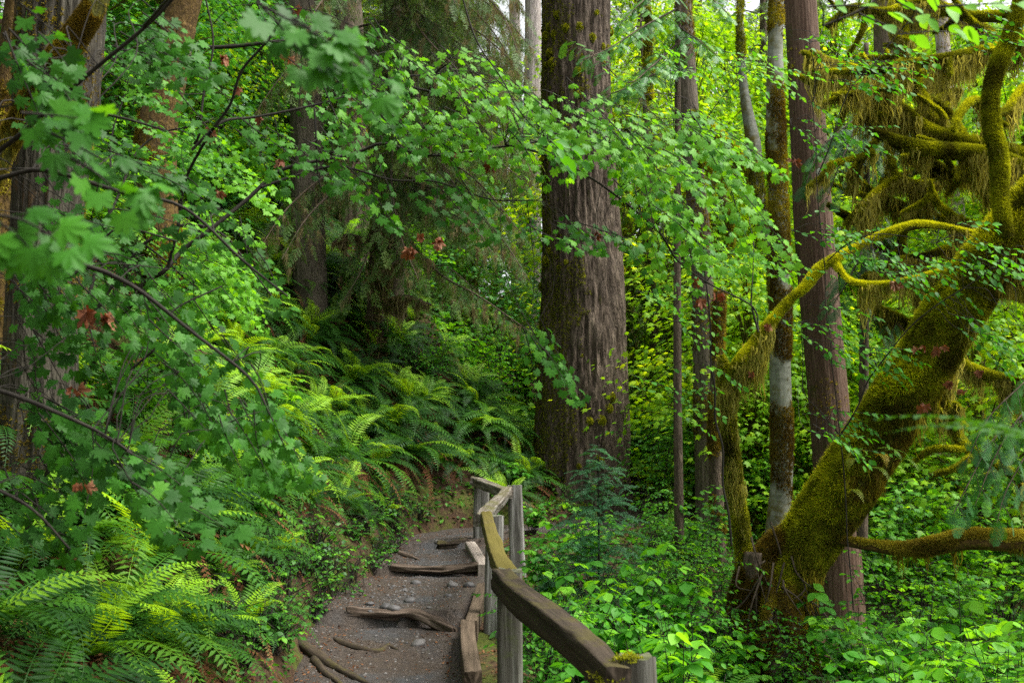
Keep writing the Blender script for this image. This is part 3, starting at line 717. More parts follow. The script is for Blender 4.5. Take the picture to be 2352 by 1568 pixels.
# ------------------------------------------------------------------ other trunks
def tree(name, label, cat, pts, wpx, d, mat, sides=64, seg=.08, amp=None, top=6, group=None, moss=None, mossmat='moss'):
    q, r = trunk_px(pts, wpx, d, top_extra=top)
    t = thing(name, label, cat, (q[0, 0], q[0, 1], g1(q[0, 0], q[0, 1])), group)
    sw = Sweep(q, r, sides, seg, amp); b = Buf(); sw.add(b); b.build('trunk', M[mat], t)
    if moss:
        b = Buf(); moss_on(b, sw, moss[0], moss[1], rng(int(pts[0][0])+99), *moss[2:]); b.build('moss', M[mossmat], t)
    return t, sw
snag, sw_snag = tree('old_snag', 'broad bleached grey snag with deep vertical cracks at the left edge', 'tree', [(70, 1420), (80, 1150), (92, 850), (104, 550), (122, 300), (140, 0)], [190, 172, 160, 150, 168, 200], 8.2, 'dead_wood', 160, .05, furrow(.09, 12, .5, 5, (0, .7, .2)), 7)
b = Buf(); g = rng(31)      # mossy limb lying up the snag
sw = Sweep(PL((-20, 420, 7.7), (24, 318, 7.6), (62, 255, 7.5), (92, 205, 7.45), (130, 150, 7.4), (172, 85, 7.4), (215, 20, 7.4), (250, -60, 7.4)), [.07, .075, .085, .10, .10, .085, .075, .07], 20, .05, furrow(.1, 5, 3, 6)); sw.add(b)
b.build('limb', M['mossbark'], snag); b = Buf(); moss_on(b, sw, 42000, .028, g, .12, 3, .40, 1, shag=.5, tint=(.22, .2)); hang_on(b, sw, 500, .12, g, 3, .4)
moss_on(b, sw_snag, 26000, .03, g, 0, 1.5, .48, 5, tint=(.25, .2)); b.build('moss', M['moss_brown'], snag)
tree('mossy_brown_trunk', 'reddish brown mossy trunk leaning behind the bleached snag at the left edge', 'tree', [(-40, 1300), (-20, 700), (8, 300), (45, 0)], [80, 75, 66, 60], 9.6, 'mossbark_brown', 60, .08, furrow(.06, 8, 1, 9), 6, moss=(16000, .04, 0, 1.5, .5), mossmat='moss_brown')
tm, sw = tree('mossy_maple', 'orange brown mossy trunk with white bark patches left of the far conifers', 'tree', [(372, 620), (360, 420), (362, 300), (378, 230), (392, 160), (412, 60), (428, -10)], [86, 92, 92, 84, 80, 76, 74], 13.5, 'mossbark_brown', 70, .06, furrow(.06, 7, 1.2, 13), 7, moss=(60000, .05, 0, 1.1, .5, 3, ('tuft', 'tuft2'), .4, (.5, .2)), mossmat='moss_brown')
tree('fir', 'straight grey brown conifer trunk rising from the ferny bank left of centre', 'tree', [(716, 850), (712, 650), (706, 400), (700, 150), (697, 0)], [86, 80, 76, 72, 68], 19.5, 'fir_grey', 110, .06, furrow(.045, 16, 1.3, 17), 12)
tree('fir', 'dark rugged conifer trunk veiled by hemlock boughs just right of the straight bank conifer', 'tree', [(812, 900), (812, 500), (800, 200), (795, 0)], [84, 80, 78, 74], 24, 'fir_dark', 90, .1, furrow(.08, 10, .9, 19), 14, moss=(22000, .05, 0, 1.3, .5))
tree('fir', 'dark mossy conifer trunk at the top left between the snag and the orange trunk', 'tree', [(320, 500), (312, 250), (300, 0)], [72, 66, 60], 25, 'fir_dark', 60, .1, furrow(.08, 10, .9, 20), 12, moss=(16000, .06, 0, 1.3, .5))
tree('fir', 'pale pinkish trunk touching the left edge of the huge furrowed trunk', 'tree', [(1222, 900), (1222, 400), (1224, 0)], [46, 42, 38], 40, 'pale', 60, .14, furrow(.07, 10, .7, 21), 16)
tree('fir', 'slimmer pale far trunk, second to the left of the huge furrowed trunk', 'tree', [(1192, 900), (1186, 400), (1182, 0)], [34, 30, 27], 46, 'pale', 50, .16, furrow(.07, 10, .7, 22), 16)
tree('fir', 'grey far trunk behind the maple sprays above the orange mossy trunk', 'tree', [(640, 500), (628, 200), (622, 0)], [46, 42, 40], 30, 'fir_grey', 50, .12, furrow(.06, 10, .8, 23), 12)
tree('fir', 'dark thin trunk behind the hemlock boughs right of the rugged dark conifer', 'tree', [(960, 900), (955, 400), (950, 0)], [40, 36, 32], 30, 'fir_dark', 50, .12, furrow(.06, 10, .8, 24), 12)
tree('fir', 'dark thin trunk half hidden in hemlock boughs nearest the pale far trunks', 'tree', [(1080, 900), (1076, 400), (1072, 0)], [44, 38, 34], 32, 'fir_dark', 50, .12, furrow(.06, 10, .8, 25), 12)
brn, sw_brn = tree('brown_fir', 'brown trunk with mossy side limbs midway between the huge trunk and the alder', 'tree', [(1622, 1000), (1612, 600), (1600, 460), (1586, 300), (1572, 60), (1568, -20)], [54, 48, 46, 44, 40, 38], 17.5, 'fir_grey', 70, .08, furrow(.06, 9, 1.2, 27), 8, moss=(14000, .045, 0, 1.2, .56), mossmat='moss_brown')
b = Buf(); c = Buf(); g = rng(33)
for pts, r0 in ((((1590, 262, 17.4), (1640, 300, 17.2), (1690, 348, 17.1), (1730, 400, 17.1), (1752, 470, 17.2)), .085), (((1588, 350, 17.4), (1640, 396, 17.2), (1668, 470, 17.1), (1680, 560, 17.1)), .07), (((1494, 230, 17), (1486, 160, 17), (1490, 60, 17), (1486, 20, 17)), .045)):
    sw = Sweep(PL(*pts), [r0, r0*.9, r0*.7], 12, .08, furrow(.1, 4, 3, 3)); sw.add(b); moss_on(c, sw, 9000, .05, g, .1, 2.5, .36, 1, tint=(.55, .2)); hang_on(c, sw, 500, .4, g, 5, .42)
b.build('limb', M['mossbark'], brn); c.build('moss', M['moss'], brn)

tree('red_cedar', 'reddish stringy barked cedar trunk just right of the pale alder stem', 'tree', [(1934, 1450), (1924, 1200), (1906, 950), (1888, 750), (1868, 500), (1852, 220), (1838, 0)], [104, 92, 88, 86, 86, 80, 76], 14.5, 'cedar_bark', 120, .06, furrow(.04, 18, .5, 29, (0, .6, .15)), 10, moss=(9000, .04, 0, 1.1, .6), mossmat='moss_brown')
alder, sw_al = tree('red_alder', 'slender upright alder with whitish bark banded by brown moss right of centre', 'tree', [(1772, 1400), (1776, 1290), (1794, 1120), (1796, 1000), (1792, 850), (1794, 690), (1792, 560), (1782, 330), (1780, 150), (1783, 0)], [56, 52, 48, 48, 48, 46, 42, 44, 38, 34], 11.3, 'alder', 60, .05, furrow(.05, 3, 1.3, 37), 6)
b = Buf(); g = rng(39)
moss_on(b, sw_al, 70000, .03, g, 0, 1.8, .45, 9, shag=.5, tint=(.35, .2)); hang_on(b, sw_al, 900, .10, g, 5, .45); b.build('moss', M['moss_brown'], alder)
tree('red_alder', 'thin mossy crooked alder behind and left of the pale alder stem', 'tree', [(1790, 1100), (1776, 640), (1756, 520), (1738, 420), (1730, 330), (1708, 200), (1700, 60), (1700, 0)], [24, 24, 26, 30, 34, 20, 17, 14], 14.5, 'alder', 36, .06, furrow(.08, 3, 1.5, 41), 5, moss=(16000, .045, 0, 1.5, .5), mossmat='moss')
for (pts, w_, d, lab) in (([(1650, 1250), (1642, 1000), (1652, 700)], [34, 30, 26], 16, 'dark mossy lower trunk behind the broken mossy stub'),
                         ([(2215, 900), (2195, 500), (2180, 300)], [48, 42, 36], 22, 'greyish pink far trunk behind the shaggy mossy limbs on the right'),
                         ([(1490, 900), (1486, 500), (1480, 0)], [40, 36, 32], 34, 'dim far trunk just right of the huge furrowed trunk'),
                         ([(2060, 900), (2040, 500), (2030, 0)], [60, 54, 48], 26, 'dark far trunk between the red cedar and the shaggy mossy limbs')):
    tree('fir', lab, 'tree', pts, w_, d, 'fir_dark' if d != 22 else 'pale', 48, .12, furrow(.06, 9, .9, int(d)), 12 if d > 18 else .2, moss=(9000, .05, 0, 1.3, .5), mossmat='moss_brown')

# ------------------------------------------------------------------ leaning moss-covered maple with its root mass
lm = thing('leaning_mossy_maple', 'thick moss covered trunk leaning up to the right from a shaggy root mass', 'tree', (2.95, 10.8, g1(2.95, 10.8)))
sw1 = Sweep(PL((1745, 1470, 10.9), (1800, 1340, 10.9), (1872, 1225, 10.8), (1960, 1090, 10.6), (2046, 958, 10.4), (2130, 820, 10.2), (2210, 690, 10.0), (2300, 575, 9.8), (2420, 440, 9.6), (2560, 300, 9.4)), [px(x/2, 10.6) for x in (92, 110, 124, 128, 120, 116, 114, 112, 108, 100)], 72, .06, furrow(.13, 4, .9, 43))
b = Buf(); sw1.add(b); b.build('trunk', M['mossbark'], lm)
g = rng(44); b = Buf(); moss_on(b, sw1, 120000, .046, g, .42, 1.5, .30, 2, tint=(.45, .25)); moss_on(b, sw1, 70000, .065, g, .5, 3, .50, 12, tint=(.75, .25), shag=.4); b.build('moss', M['moss'], lm)
b = Buf(); moss_on(b, sw1, 46000, .04, g, -.35, 1.3, .38, 6, shag=.9, tint=(.3, .2)); hang_on(b, sw1, 1500, .26, g, 4, .42); b.build('shaggy_underside', M['moss_brown'], lm)
# root mass: many roots and mossy lobes
b = Buf(); c = Buf(); g = rng(45)
for k in range(26):
    a = g.uniform(-1.1, 1.1); st = P(1778+g.normal(0, 30), 1310+g.normal(0, 35), 10.8); L = g.uniform(.5, 1.0)
    e = st+np.array([math.sin(a)*.45, g.normal(0, .25), -L]); e[2] = min(e[2], g1(e[0], e[1])-.05+g.uniform(0, .3)*0)
    mid = (st+e)/2+g.normal(0, .08, 3); r0 = g.uniform(.025, .11)
    sw = Sweep([st, mid, e], [r0, r0*.8, r0*.5], 14, .05, furrow(.25, 3, 3, k)); sw.add(b)
    moss_on(c, sw, int(22000*r0*10*.3), .04, g, .1, 2.5, .38, k, shag=.5, tint=(.25, .2)); hang_on(c, sw, 60, .2, g, k, .45)
sw = Sweep(PL((1700, 1440, 10.9), (1735, 1340, 10.9), (1800, 1265, 10.9), (1880, 1215, 10.8)), [.15, .21, .22, .15], 40, .05, furrow(.3, 3, 1.6, 47)); sw.add(b); moss_on(c, sw, 40000, .045, g, .1, 1.6, .36, 8, shag=.5, tint=(.25, .2)); hang_on(c, sw, 300, .22, g, 8, .4)

for k in range(16):
    st = P(1780+g.normal(0, 55), 1300+g.normal(0, 60), 10.6); e = st+np.array([g.normal(0, .25), g.normal(0, .15), -g.uniform(.2, .7)])
    Sweep([st, (st+e)/2+g.normal(0, .06, 3), e], [.012, .009, .004], 5, .06).add(b, cap=False)
b.build('root_mass', M['fir_dark'], lm); c.build('root_moss', M['moss_brown'], lm)

# mossy stub with the arching branch
stub = thing('mossy_broken_stem', 'broken shaggy mossy stem whose upper limb arches right across the pale alder', 'tree', (2.55, 10.9, g1(2.55, 10.9)))
b = Buf(); c = Buf(); h = Buf(); g = rng(46)
sws = []
for pts, wp in ((((1728, 1440, 10.9), (1712, 1330, 10.9), (1706, 1250, 10.9), (1690, 1120, 10.8), (1676, 1000, 10.7), (1668, 900, 10.7), (1664, 850, 10.7), (1656, 815, 10.7)), (46, 46, 44, 40, 40, 46, 34, 8)),
                (((1664, 900, 10.7), (1700, 840, 10.6), (1740, 790, 10.6), (1756, 762, 10.6), (1780, 728, 10.6), (1810, 694, 10.6), (1848, 660, 10.6), (1878, 622, 10.6), (1920, 594, 10.6)), (40, 44, 42, 30, 20, 18, 18, 26, 22)),
                (((1920, 594, 10.6), (1980, 562, 10.6), (2040, 535, 10.5), (2100, 520, 10.5), (2150, 520, 10.5), (2250, 540, 10.4)), (22, 14, 20, 26, 16, 10)),
                (((1915, 600, 10.6), (1940, 638, 10.5), (1975, 655, 10.4), (2030, 655, 10.3), (2060, 650, 10.2), (2110, 640, 10.1), (2160, 628, 10.0), (2200, 632, 9.9), (2230, 642, 9.9), (2290, 640, 9.8), (2380, 648, 9.7)), (18, 14, 20, 14, 12, 14, 16, 24, 16, 18, 14))):
    sw = Sweep(PL(*pts), [px(x/2, 10.6)*.72 for x in wp], 20, .035, furrow(.2, 4, 3, 3)); sw.add(b); sws.append(sw)
moss_on(c, sws[0], 42000, .036, g, .05, 3, .30, 3, shag=.8, tint=(.4, .2)); moss_on(c, sws[1], 30000, .034, g, .25, 3, .30, 3, shag=.3, tint=(.5, .2))
for s_ in sws[2:]: moss_on(c, s_, 20000, .030, g, .35, 4, .36, 3, tint=(.75, .2))
hang_on(h, sws[0], 1500, .22, g, 3, .35); hang_on(h, sws[1], 1500, .55, g, 2, .38, s0=0, s1=1.0); hang_on(h, sws[1], 300, .3, g, 7, .5)
hang_on(h, sws[2], 600, .5, g, 3, .50); hang_on(h, sws[3], 1100, .55, g, 3, .48)
b.build('limb', M['mossbark'], stub); c.build('moss', M['moss'], stub); h.build('hanging_moss', M['hang'], stub)

# ------------------------------------------------------------------ right-hand mossy maple: limbs crossing the top right
rm = thing('mossy_bigleaf_maple', 'many limbed maple at the top right shaggy with hanging olive moss', 'tree', (6.4, 11.6, g1(6.4, 11.6)))
b = Buf(); c = Buf(); h = Buf(); g = rng(48)
LIMBS = [  # (u, v, d) ..., widths px
    ([(2420, 1300, 11.6), (2420, 900, 11.6), (2410, 500, 11.6), (2400, 200, 11.6), (2400, -80, 11.6)], (120, 100, 90, 80, 70)),
    ([(2310, 540, 9.4), (2296, 450, 9.4), (2296, 370, 9.4), (2278, 290, 9.4), (2276, 215, 9.4), (2292, 150, 9.4), (2318, 90, 9.4), (2344, 10, 9.4), (2352, -60, 9.4)], (34, 36, 42, 40, 36, 38, 36, 34, 34)),
    ([(2400, 80, 11.4), (2290, 112, 11.2), (2200, 130, 11), (2080, 150, 10.9), (1960, 165, 10.8), (1862, 164, 10.8)], (34, 30, 24, 18, 14, 7)),
    ([(2400, 400, 11.5), (2340, 360, 11.6), (2260, 340, 11.6), (2180, 318, 11.6), (2120, 292, 11.6), (2070, 250, 11.6), (2030, 210, 11.6), (1980, 190, 11.6)], (60, 56, 44, 36, 32, 26, 18, 10)),
    ([(2400, 420, 11.4), (2300, 370, 11.3), (2230, 352, 11.2), (2120, 342, 11.1), (2040, 318, 11.1), (2000, 300, 11.1)], (56, 50, 44, 36, 24, 12)),
    ([(2380, 470, 11.6), (2290, 440, 11.9), (2230, 408, 12), (2170, 390, 12), (2110, 380, 12), (2060, 340, 12)], (44, 40, 30, 26, 20, 10)),
    ([(2420, 560, 11.5), (2330, 530, 11.8), (2240, 520, 12), (2150, 498, 12.2), (2080, 478, 12.3), (2000, 440, 12.4), (1960, 400, 12.4)], (40, 34, 24, 24, 22, 18, 8)),
    ([(2400, 30, 11.8), (2250, 40, 12), (2120, 10, 12), (2030, 30, 12), (1960, 20, 12), (1900, 60, 12)], (36, 30, 26, 20, 20, 8)),
    ([(2180, 316, 11.6), (2130, 240, 11.8), (2100, 170, 12), (2060, 100, 12), (2050, 20, 12)], (26, 20, 18, 14, 8)),
    ([(2290, 440, 11.8), (2230, 340, 12.3), (2170, 250, 12.6), (2100, 215, 12.6), (2030, 205, 12.6)], (24, 20, 16, 12, 6)),
    ([(2380, 1120, 10.2), (2300, 1075, 10.2), (2240, 1040, 10.2), (2200, 1000, 10.3), (2180, 930, 10.4), (2160, 880, 10.5)], (24, 22, 20, 18, 16, 14)),
    ([(2352, 200, 11.3), (2300, 260, 11), (2240, 230, 10.6), (2205, 260, 10.4), (2190, 300, 10.3)], (16, 12, 12, 14, 8)),
    ([(2090, 500, 12.3), (2070, 560, 12.3), (2100, 640, 12.3), (2150, 720, 12.3)], (16, 14, 12, 8)),
    ([(2000, 700, 12.8), (2080, 740, 12.6), (2160, 800, 12.4), (2240, 850, 12.2), (2400, 900, 11.6)], (14, 20, 24, 24, 26)),
    ([(1900, 470, 12.8), (1980, 520, 12.8), (2080, 600, 12.6), (2180, 640, 12.4), (2400, 700, 11.6)], (10, 18, 20, 22, 24)),
]
for k in range(17):
    u, v, d = g.uniform(1990, 2400), g.uniform(60, 600), g.uniform(11.4, 13.2); L = g.uniform(110, 320); a = g.uniform(-.5, .6); cv = g.uniform(-.8, .8); q = [(u, v, d)]
    for j in range(5): u -= L/5*math.cos(a); v += L/5*math.sin(a)+g.normal(0, 6); a += cv/4+g.normal(0, .2); q.append((u, v, d-.08*j))
    LIMBS.append((q, (15, 13, 11, 9, 4)))
for i, (pts, wp) in enumerate(LIMBS):
    sw = Sweep(PL(*pts), [px(x/2, pts[1][2])*.75 for x in wp], 18, .05, furrow(.15, 4, 2.5, i)); sw.add(b)
    n = int(sum(wp)/len(wp)*len(sw.C)*16); n = min(n, 36000)
    moss_on(c, sw, n, .036, g, .2, 2.5, .30, i, shag=.3, tint=(.42 if i != 11 else .8, .2)); hang_on(h, sw, int(len(sw.C)*(16 if i > 1 else 9)), .42 if i > 1 else .18, g, i, .42)
    if i > 1:
        for k in range(7 if i < 11 else 1):       # short side snags
            j = int(g.integers(3, len(sw.C)-3)); p0 = sw.C[j]; e = p0+np.array([g.normal(-.2, .25), g.normal(0, .2), g.normal(.0, .25)])
            s2 = Sweep([p0, (p0+e)/2+g.normal(0, .05, 3), e], [.022, .018, .008], 7, .05); s2.add(b); moss_on(c, s2, 1500, .032, g, .2, 2.5, .3, i, tint=(.5, .2)); hang_on(h, s2, 36, .35, g, i, .40)
b.build('limb', M['mossbark'], rm); c.build('moss', M['moss'], rm); h.build('hanging_moss', M['hang'], rm)

# fallen mossy log, lower right
b = Buf(); c = Buf(); g = rng(50)
sw = Sweep(PL((1900, 1235, 10.6), (1990, 1252, 10.4), (2080, 1262, 10.2), (2160, 1250, 10.0), (2230, 1240, 9.9), (2320, 1244, 9.8), (2460, 1250, 9.6)), [.04, .05, .07, .09, .10, .10, .10], 24, .05, furrow(.2, 4, 2, 3)); sw.add(b)
fl = thing('fallen_log', 'brown mossy log lying level behind the leafy shrubs at lower right', 'log', sw.C[0]); b.build('log_wood', M['mossbark_brown'], fl)
moss_on(c, sw, 26000, .035, g, .3, 2, .40, 3, tint=(.5, .2)); hang_on(c, sw, 500, .25, g, 3, .45); c.build('moss', M['moss_brown'], fl)
# ------------------------------------------------------------------ plants
def frond(buf, base, az, L, g, e0=1.15, drop=.75, w=.085, n=28, tint=.4, roll=0., curl=0, mi=0, pw=.016):
    """one sword-fern frond: a thin arching midrib with two ranks of narrow leaflets"""
    t = np.linspace(0, 1, n+1); el = e0-(e0+drop)*t**1.25-curl*smooth((t-.8)/.2)
    ds = L/n; hx = np.concatenate([[0], np.cumsum(np.cos(el[:-1])*ds)]); hz = np.concatenate([[0], np.cumsum(np.sin(el[:-1])*ds)])
    sw_ = np.sin(t*PI*.9)*g.normal(0, .06)*L
    ca, sa = math.cos(az), math.sin(az)
    C = np.stack([hx*ca-sw_*sa, hx*sa+sw_*ca, hz], 1)+base
    T_ = norm(np.gradient(C, axis=0)); side = norm(np.cross(T_, [0, 0, 1.])+1e-6); side = norm(side+np.array([0, 0, roll])); N = np.cross(side, T_)
    prof = np.minimum(1, .35+t/.16*.65)*np.where(t > .45, np.maximum(1-((t-.45)/.56)**1.5, .04), 1)
    prof[t < .12] *= .0
    V = []; F = []
    k = np.arange(n+1); lw = w*prof*L
    for s in (-1, 1):
        f = T_*(ds*.5*(s > 0))
        b0 = C+f; d = norm(side*s*.95+T_*.28-N*(-.05)+g.normal(0, .05, (n+1, 3))+[0, 0, -.10]); ll = lw*(1+g.normal(0, .06, n+1))
        m_ = b0+d*(ll*.42)[:, None]; pwid = np.minimum(pw, ds*.40)*np.minimum(prof*1.5, 1)
        V.append(np.stack([b0, m_+T_*pwid[:, None], b0+d*ll[:, None]-N*(.10*ll)[:, None]+T_*(.12*ll)[:, None], m_-T_*pwid[:, None]], 1)[prof > 0])
    V = np.concatenate(V); q = len(V); T = (np.array([[0, 1, 2], [0, 2, 3]])[None]+(np.arange(q)*4)[:, None, None]).reshape(-1, 3)
    buf.add(V.reshape(-1, 3), T, mi, float(np.clip(tint, 0, 1)))
    r = .0035*np.linspace(1.2, .4, n+1)[:, None]; R = np.stack([C-side*r, C+side*r], 1).reshape(-1, 3); i = np.arange(n)*2
    buf.add(R, np.concatenate([np.stack([i, i+1, i+3], -1), np.stack([i, i+3, i+2], -1)]), mi, float(np.clip(tint+.1, 0, 1)))
def fern_meshes(seed, nf, L, dead, bright):
    g = rng(seed); b = Buf(); c = Buf()
    for i in range(nf):
        young = g.random() < bright*.8
        az = i/nf*2*PI+g.normal(0, .22); l = L*g.uniform(.75, 1.1)
        frond(b, g.normal(0, .02, 3)*[1, 1, .2], az, l*(.85 if young else 1), g, e0=g.uniform(1.15, 1.45) if young else g.uniform(.6, 1.15), drop=g.uniform(.15, .5) if young else g.uniform(.5, 1.0),
              w=.115, tint=g.uniform(.68, .98) if young else g.uniform(0, .66), curl=1.2 if young and g.random() < .5 else 0, n=28)
    for i in range(dead): frond(c, g.normal(0, .02, 3)*[1, 1, .2], g.random()*6.28, L*g.uniform(.6, .95), g, e0=g.uniform(-.1, .5), drop=g.uniform(.8, 1.4), w=.06, tint=g.random(), n=24)
    return b.mesh('sword_fern', M['fern']), (c.mesh('dead_fronds', M['fern_dead']) if dead else None)
FERNS = [fern_meshes(100+k, nf, L, de, br) for k, (nf, L, de, br) in enumerate([(18, 1.0, 8, .25), (20, 1.1, 11, .15), (16, .85, 2, .6), (18, 1.0, 8, .4), (22, 1.2, 14, .15), (12, .7, 0, .8), (15, 1.15, 18, .1), (18, .95, 7, .3)])]
def fern(x, y, kind, g, sc=1., tilt=True, z=None):
    me, dm = FERNS[kind]; o = bpy.data.objects.new('sword_fern', me); COL.objects.link(o)
    zz = g1(x, y) if z is None else z; e = .3
    gx_, gy_ = (g1(x+e, y)-g1(x-e, y))/(2*e), (g1(x, y+e)-g1(x, y-e))/(2*e)
    nn = Vector((-gx_*.55, -gy_*.55, 1)).normalized()
    qr = nn.to_track_quat('Z', 'Y'); o.rotation_mode = 'QUATERNION'
    from mathutils import Quaternion
    o.rotation_quaternion = qr @ Quaternion((0, 0, 1), g.random()*6.28); o.location = (x, y, zz-.01); o.scale = (sc,)*3
    tag(o, None, 'fern', 'sword ferns on the forest floor')
    if dm:
        c = bpy.data.objects.new('dead_fronds', dm); COL.objects.link(c); c.parent = o; c['label'] = 'rust brown dead fronds hanging under the green ones'
    return o

def spray(S, Lb, p0, d, L, tpl, size, g, sp=.05, up=(0, -.55, .75), opp=True, tint=.5, sag=.25, r=.0022, jit=.35, tipup=0, mi=0, spread=.9, lsag=.35):
    """a leafy twig"""
    if tpl is TP['maple']: tpl = MV[int(g.integers(7))]
    d = norm(np.asarray(d, float)); n = max(3, int(L/sp)); t = np.linspace(0, 1, 7)[:, None]
    wob = norm(g.normal(size=3))*L*.04
    C = p0+d*L*t+np.array([0, 0, -1.])*L*sag*t**2+wob*np.sin(t*4.)
    thin(S, C[::2] if len(C) > 6 else C, r*1.6, r*.5, 4, L/4)
    tt = np.linspace(.12, 1, n); Q = np.stack([np.interp(tt, t[:, 0], C[:, k]) for k in range(3)], 1)
    tg = norm(np.gradient(Q, axis=0)); upv = norm(np.asarray(up, float)); side = norm(np.cross(tg, upv))
    for s in (-1, 1):
        if opp: q, tg_, sd_ = Q, tg, side
        else: q, tg_, sd_ = Q[(s > 0)::2], tg[(s > 0)::2], side[(s > 0)::2]
        k = len(q)
        if not k: continue
        tip = norm(tg_*(.75)+sd_*s*spread+np.array([0, 0, -lsag])+g.normal(0, jit*.6, (k, 3))); nr = upv+g.normal(0, jit, (k, 3))
        sz = size*g.uniform(.65, 1.15, k)*np.where(np.arange(k)/k > .8, .8, 1)
        bake(Lb, tpl, q+tip*sz[:, None]*(.3 if len(tpl[0]) > 20 else .05), frames(tip, nr), sz, mi, np.clip(tint+g.normal(0, .16, k), 0, 1))
    bake(Lb, tpl, Q[-1:]+tg[-1:]*size*.2, frames(tg[-1:]+[0, 0, -.2], upv+g.normal(0, jit, (1, 3))), size, mi, np.array([tint]))
def mains(S, list_, r_scale=1.):
    pts = []
    gg = rng(len(list_)*7+int(abs(list_[0][0][0][0])))
    for q, r0, r1 in list_:
        q3 = PL(*q); q3, _ = catmull(q3, .35); q3[1:-1] += gg.normal(0, .014, (len(q3)-2, 3))
        sw = Sweep(q3, [r0*r_scale, (r0+r1)/2*r_scale, r1*r_scale], 8, .06, furrow(.1, 3, 4, int(q[0][0])+50)); sw.add(S, cap=False); pts.append(sw.C)
    return np.vstack(pts)
def band(S, Lb, A, pts, hw, n, ang, Lp, tpl, size, g, sp=.05, dj=.35, link=True, **k):
    """twigs scattered along a strip of the crown; ang: slope of a twig (deg below the horizontal), Lp: its length in view px"""
    c = PL(*pts); W = np.array(pts, float)
    seg = np.linalg.norm(np.diff(W[:, :2], axis=0), axis=1); cum = np.concatenate([[0], np.cumsum(seg)])
    for i in range(n):
        s = g.random()*cum[-1]; q = np.array([np.interp(s, cum, W[:, j]) for j in range(3)])
        q[0] += g.normal(0, hw*.5); q[1] += g.normal(0, hw*.55); dd = q[2]+g.normal(0, dj)
        if 560 < q[0] < 735 and 90 < q[1] < 820 and q[2] < 12 and g.random() < .78: continue
        p0 = P(q[0], q[1], max(dd, 1.2)); a = math.radians(ang+g.normal(0, 14)); L = px(Lp, q[2])*g.uniform(.6, 1.3)
        d = np.array([math.cos(a), g.normal(0, .3), -math.sin(a)])
        if A is not None and link:
            j = np.linalg.norm(A-p0, axis=1)+.6*np.maximum(p0[0]*0, A[:, 0]-p0[0]); j = A[j.argmin()]
            D = np.linalg.norm(j-p0)
            if D < 1.1 and (D < .45 or g.random() < .5): thin(S, [j, j*.7+p0*.3+np.array([0, 0, .16*D])+g.normal(0, .08, 3)*D, j*.3+p0*.7+np.array([0, 0, .10*D])+g.normal(0, .08, 3)*D, p0], .0026+.0008*D, .0018, 4, .1)
        spray(S, Lb, p0, d, L, TP[tpl], size, g, sp, **k)
def finish(t, S, Lb, mat, leafname='foliage', branch='branches', bmat='twig'):
    if S.V: S.build(branch, M[bmat], t)
    if Lb.V: Lb.build(leafname, M[mat], t)

# ---- conifer boughs
def bough(S, Lb, H, pts, r0, g, ln=.8, tpl=('hem', 'hem2'), size=.34, dens=9., droop=.5, lich=0, tint=.45, flat=.25, both=True):
    """drooping bough: side branchlets carrying sprays; lich: share of hanging lichen"""
    C, tt = catmull(pts, .06); L = np.linalg.norm(np.diff(C, axis=0), axis=1).sum()
    thin(S, pts, r0, r0*.25, 6, .12)
    n = int(L*dens); tg = norm(np.gradient(C, axis=0))
    for i in range(n):
        f = (i+g.random())/n; j = min(int(f*(len(C)-1)), len(C)-1); side = norm(np.cross(tg[j], [0, 0, 1.])); s = 1 if i % 2 else -1
        l = ln*(.25+.75*math.sin(PI*min(1, .15+f*.8)))*g.uniform(.6, 1.1)*(1-.45*f)
        d = norm(side*s*.9+tg[j]*.6+g.normal(0, .15, 3)); e = C[j]+d*l+np.array([0, 0, -droop*l]); mid = (C[j]+e)/2+np.array([0, 0, .08*l])
        thin(S, [C[j], mid, e], .004, .0015, 3, .2)
        k = max(2, int(l/size*3.2)); u = (np.arange(k)+.5)/k; Q = np.where(u[:, None] < .5, C[j]+(mid-C[j])*u[:, None]*2, mid+(e-mid)*(u[:, None]*2-1))
        td = norm(e-C[j]); sd_ = norm(np.cross(td, [0, 0, 1.])); sg = np.where(np.arange(k) % 2, 1, -1)[:, None]
        tip = norm(td*.8+sd_*sg*.7+np.array([0, 0, -droop*.8])+g.normal(0, .18, (k, 3))); nr = np.array([0, -.2, 1.])+g.normal(0, flat, (k, 3))
        h = g.random(k) < .5; sz = size*g.uniform(.6, 1.15, k); ti = np.clip(tint+g.normal(0, .2, k)+.3*(u > .8), 0, 1)
        for m_, nm in ((h, tpl[0]), (~h, tpl[1])): bake(Lb, TP[nm], Q[m_], frames(tip[m_], nr[m_]), sz[m_], 0, ti[m_])
        if lich and g.random() < lich:
            k2 = int(g.integers(2, 6)); q = lerp(C[j], e, g.random((k2, 1))); y = norm(np.array([0, 0, -1.])+g.normal(0, .06, (k2, 3))); x = norm(np.cross(y, randunit(g, k2)))
            bake(H, TP['strand2'], q, np.stack([x, y, np.cross(x, y)], -1), g.uniform(.15, .5, k2), 0, g.random(k2))

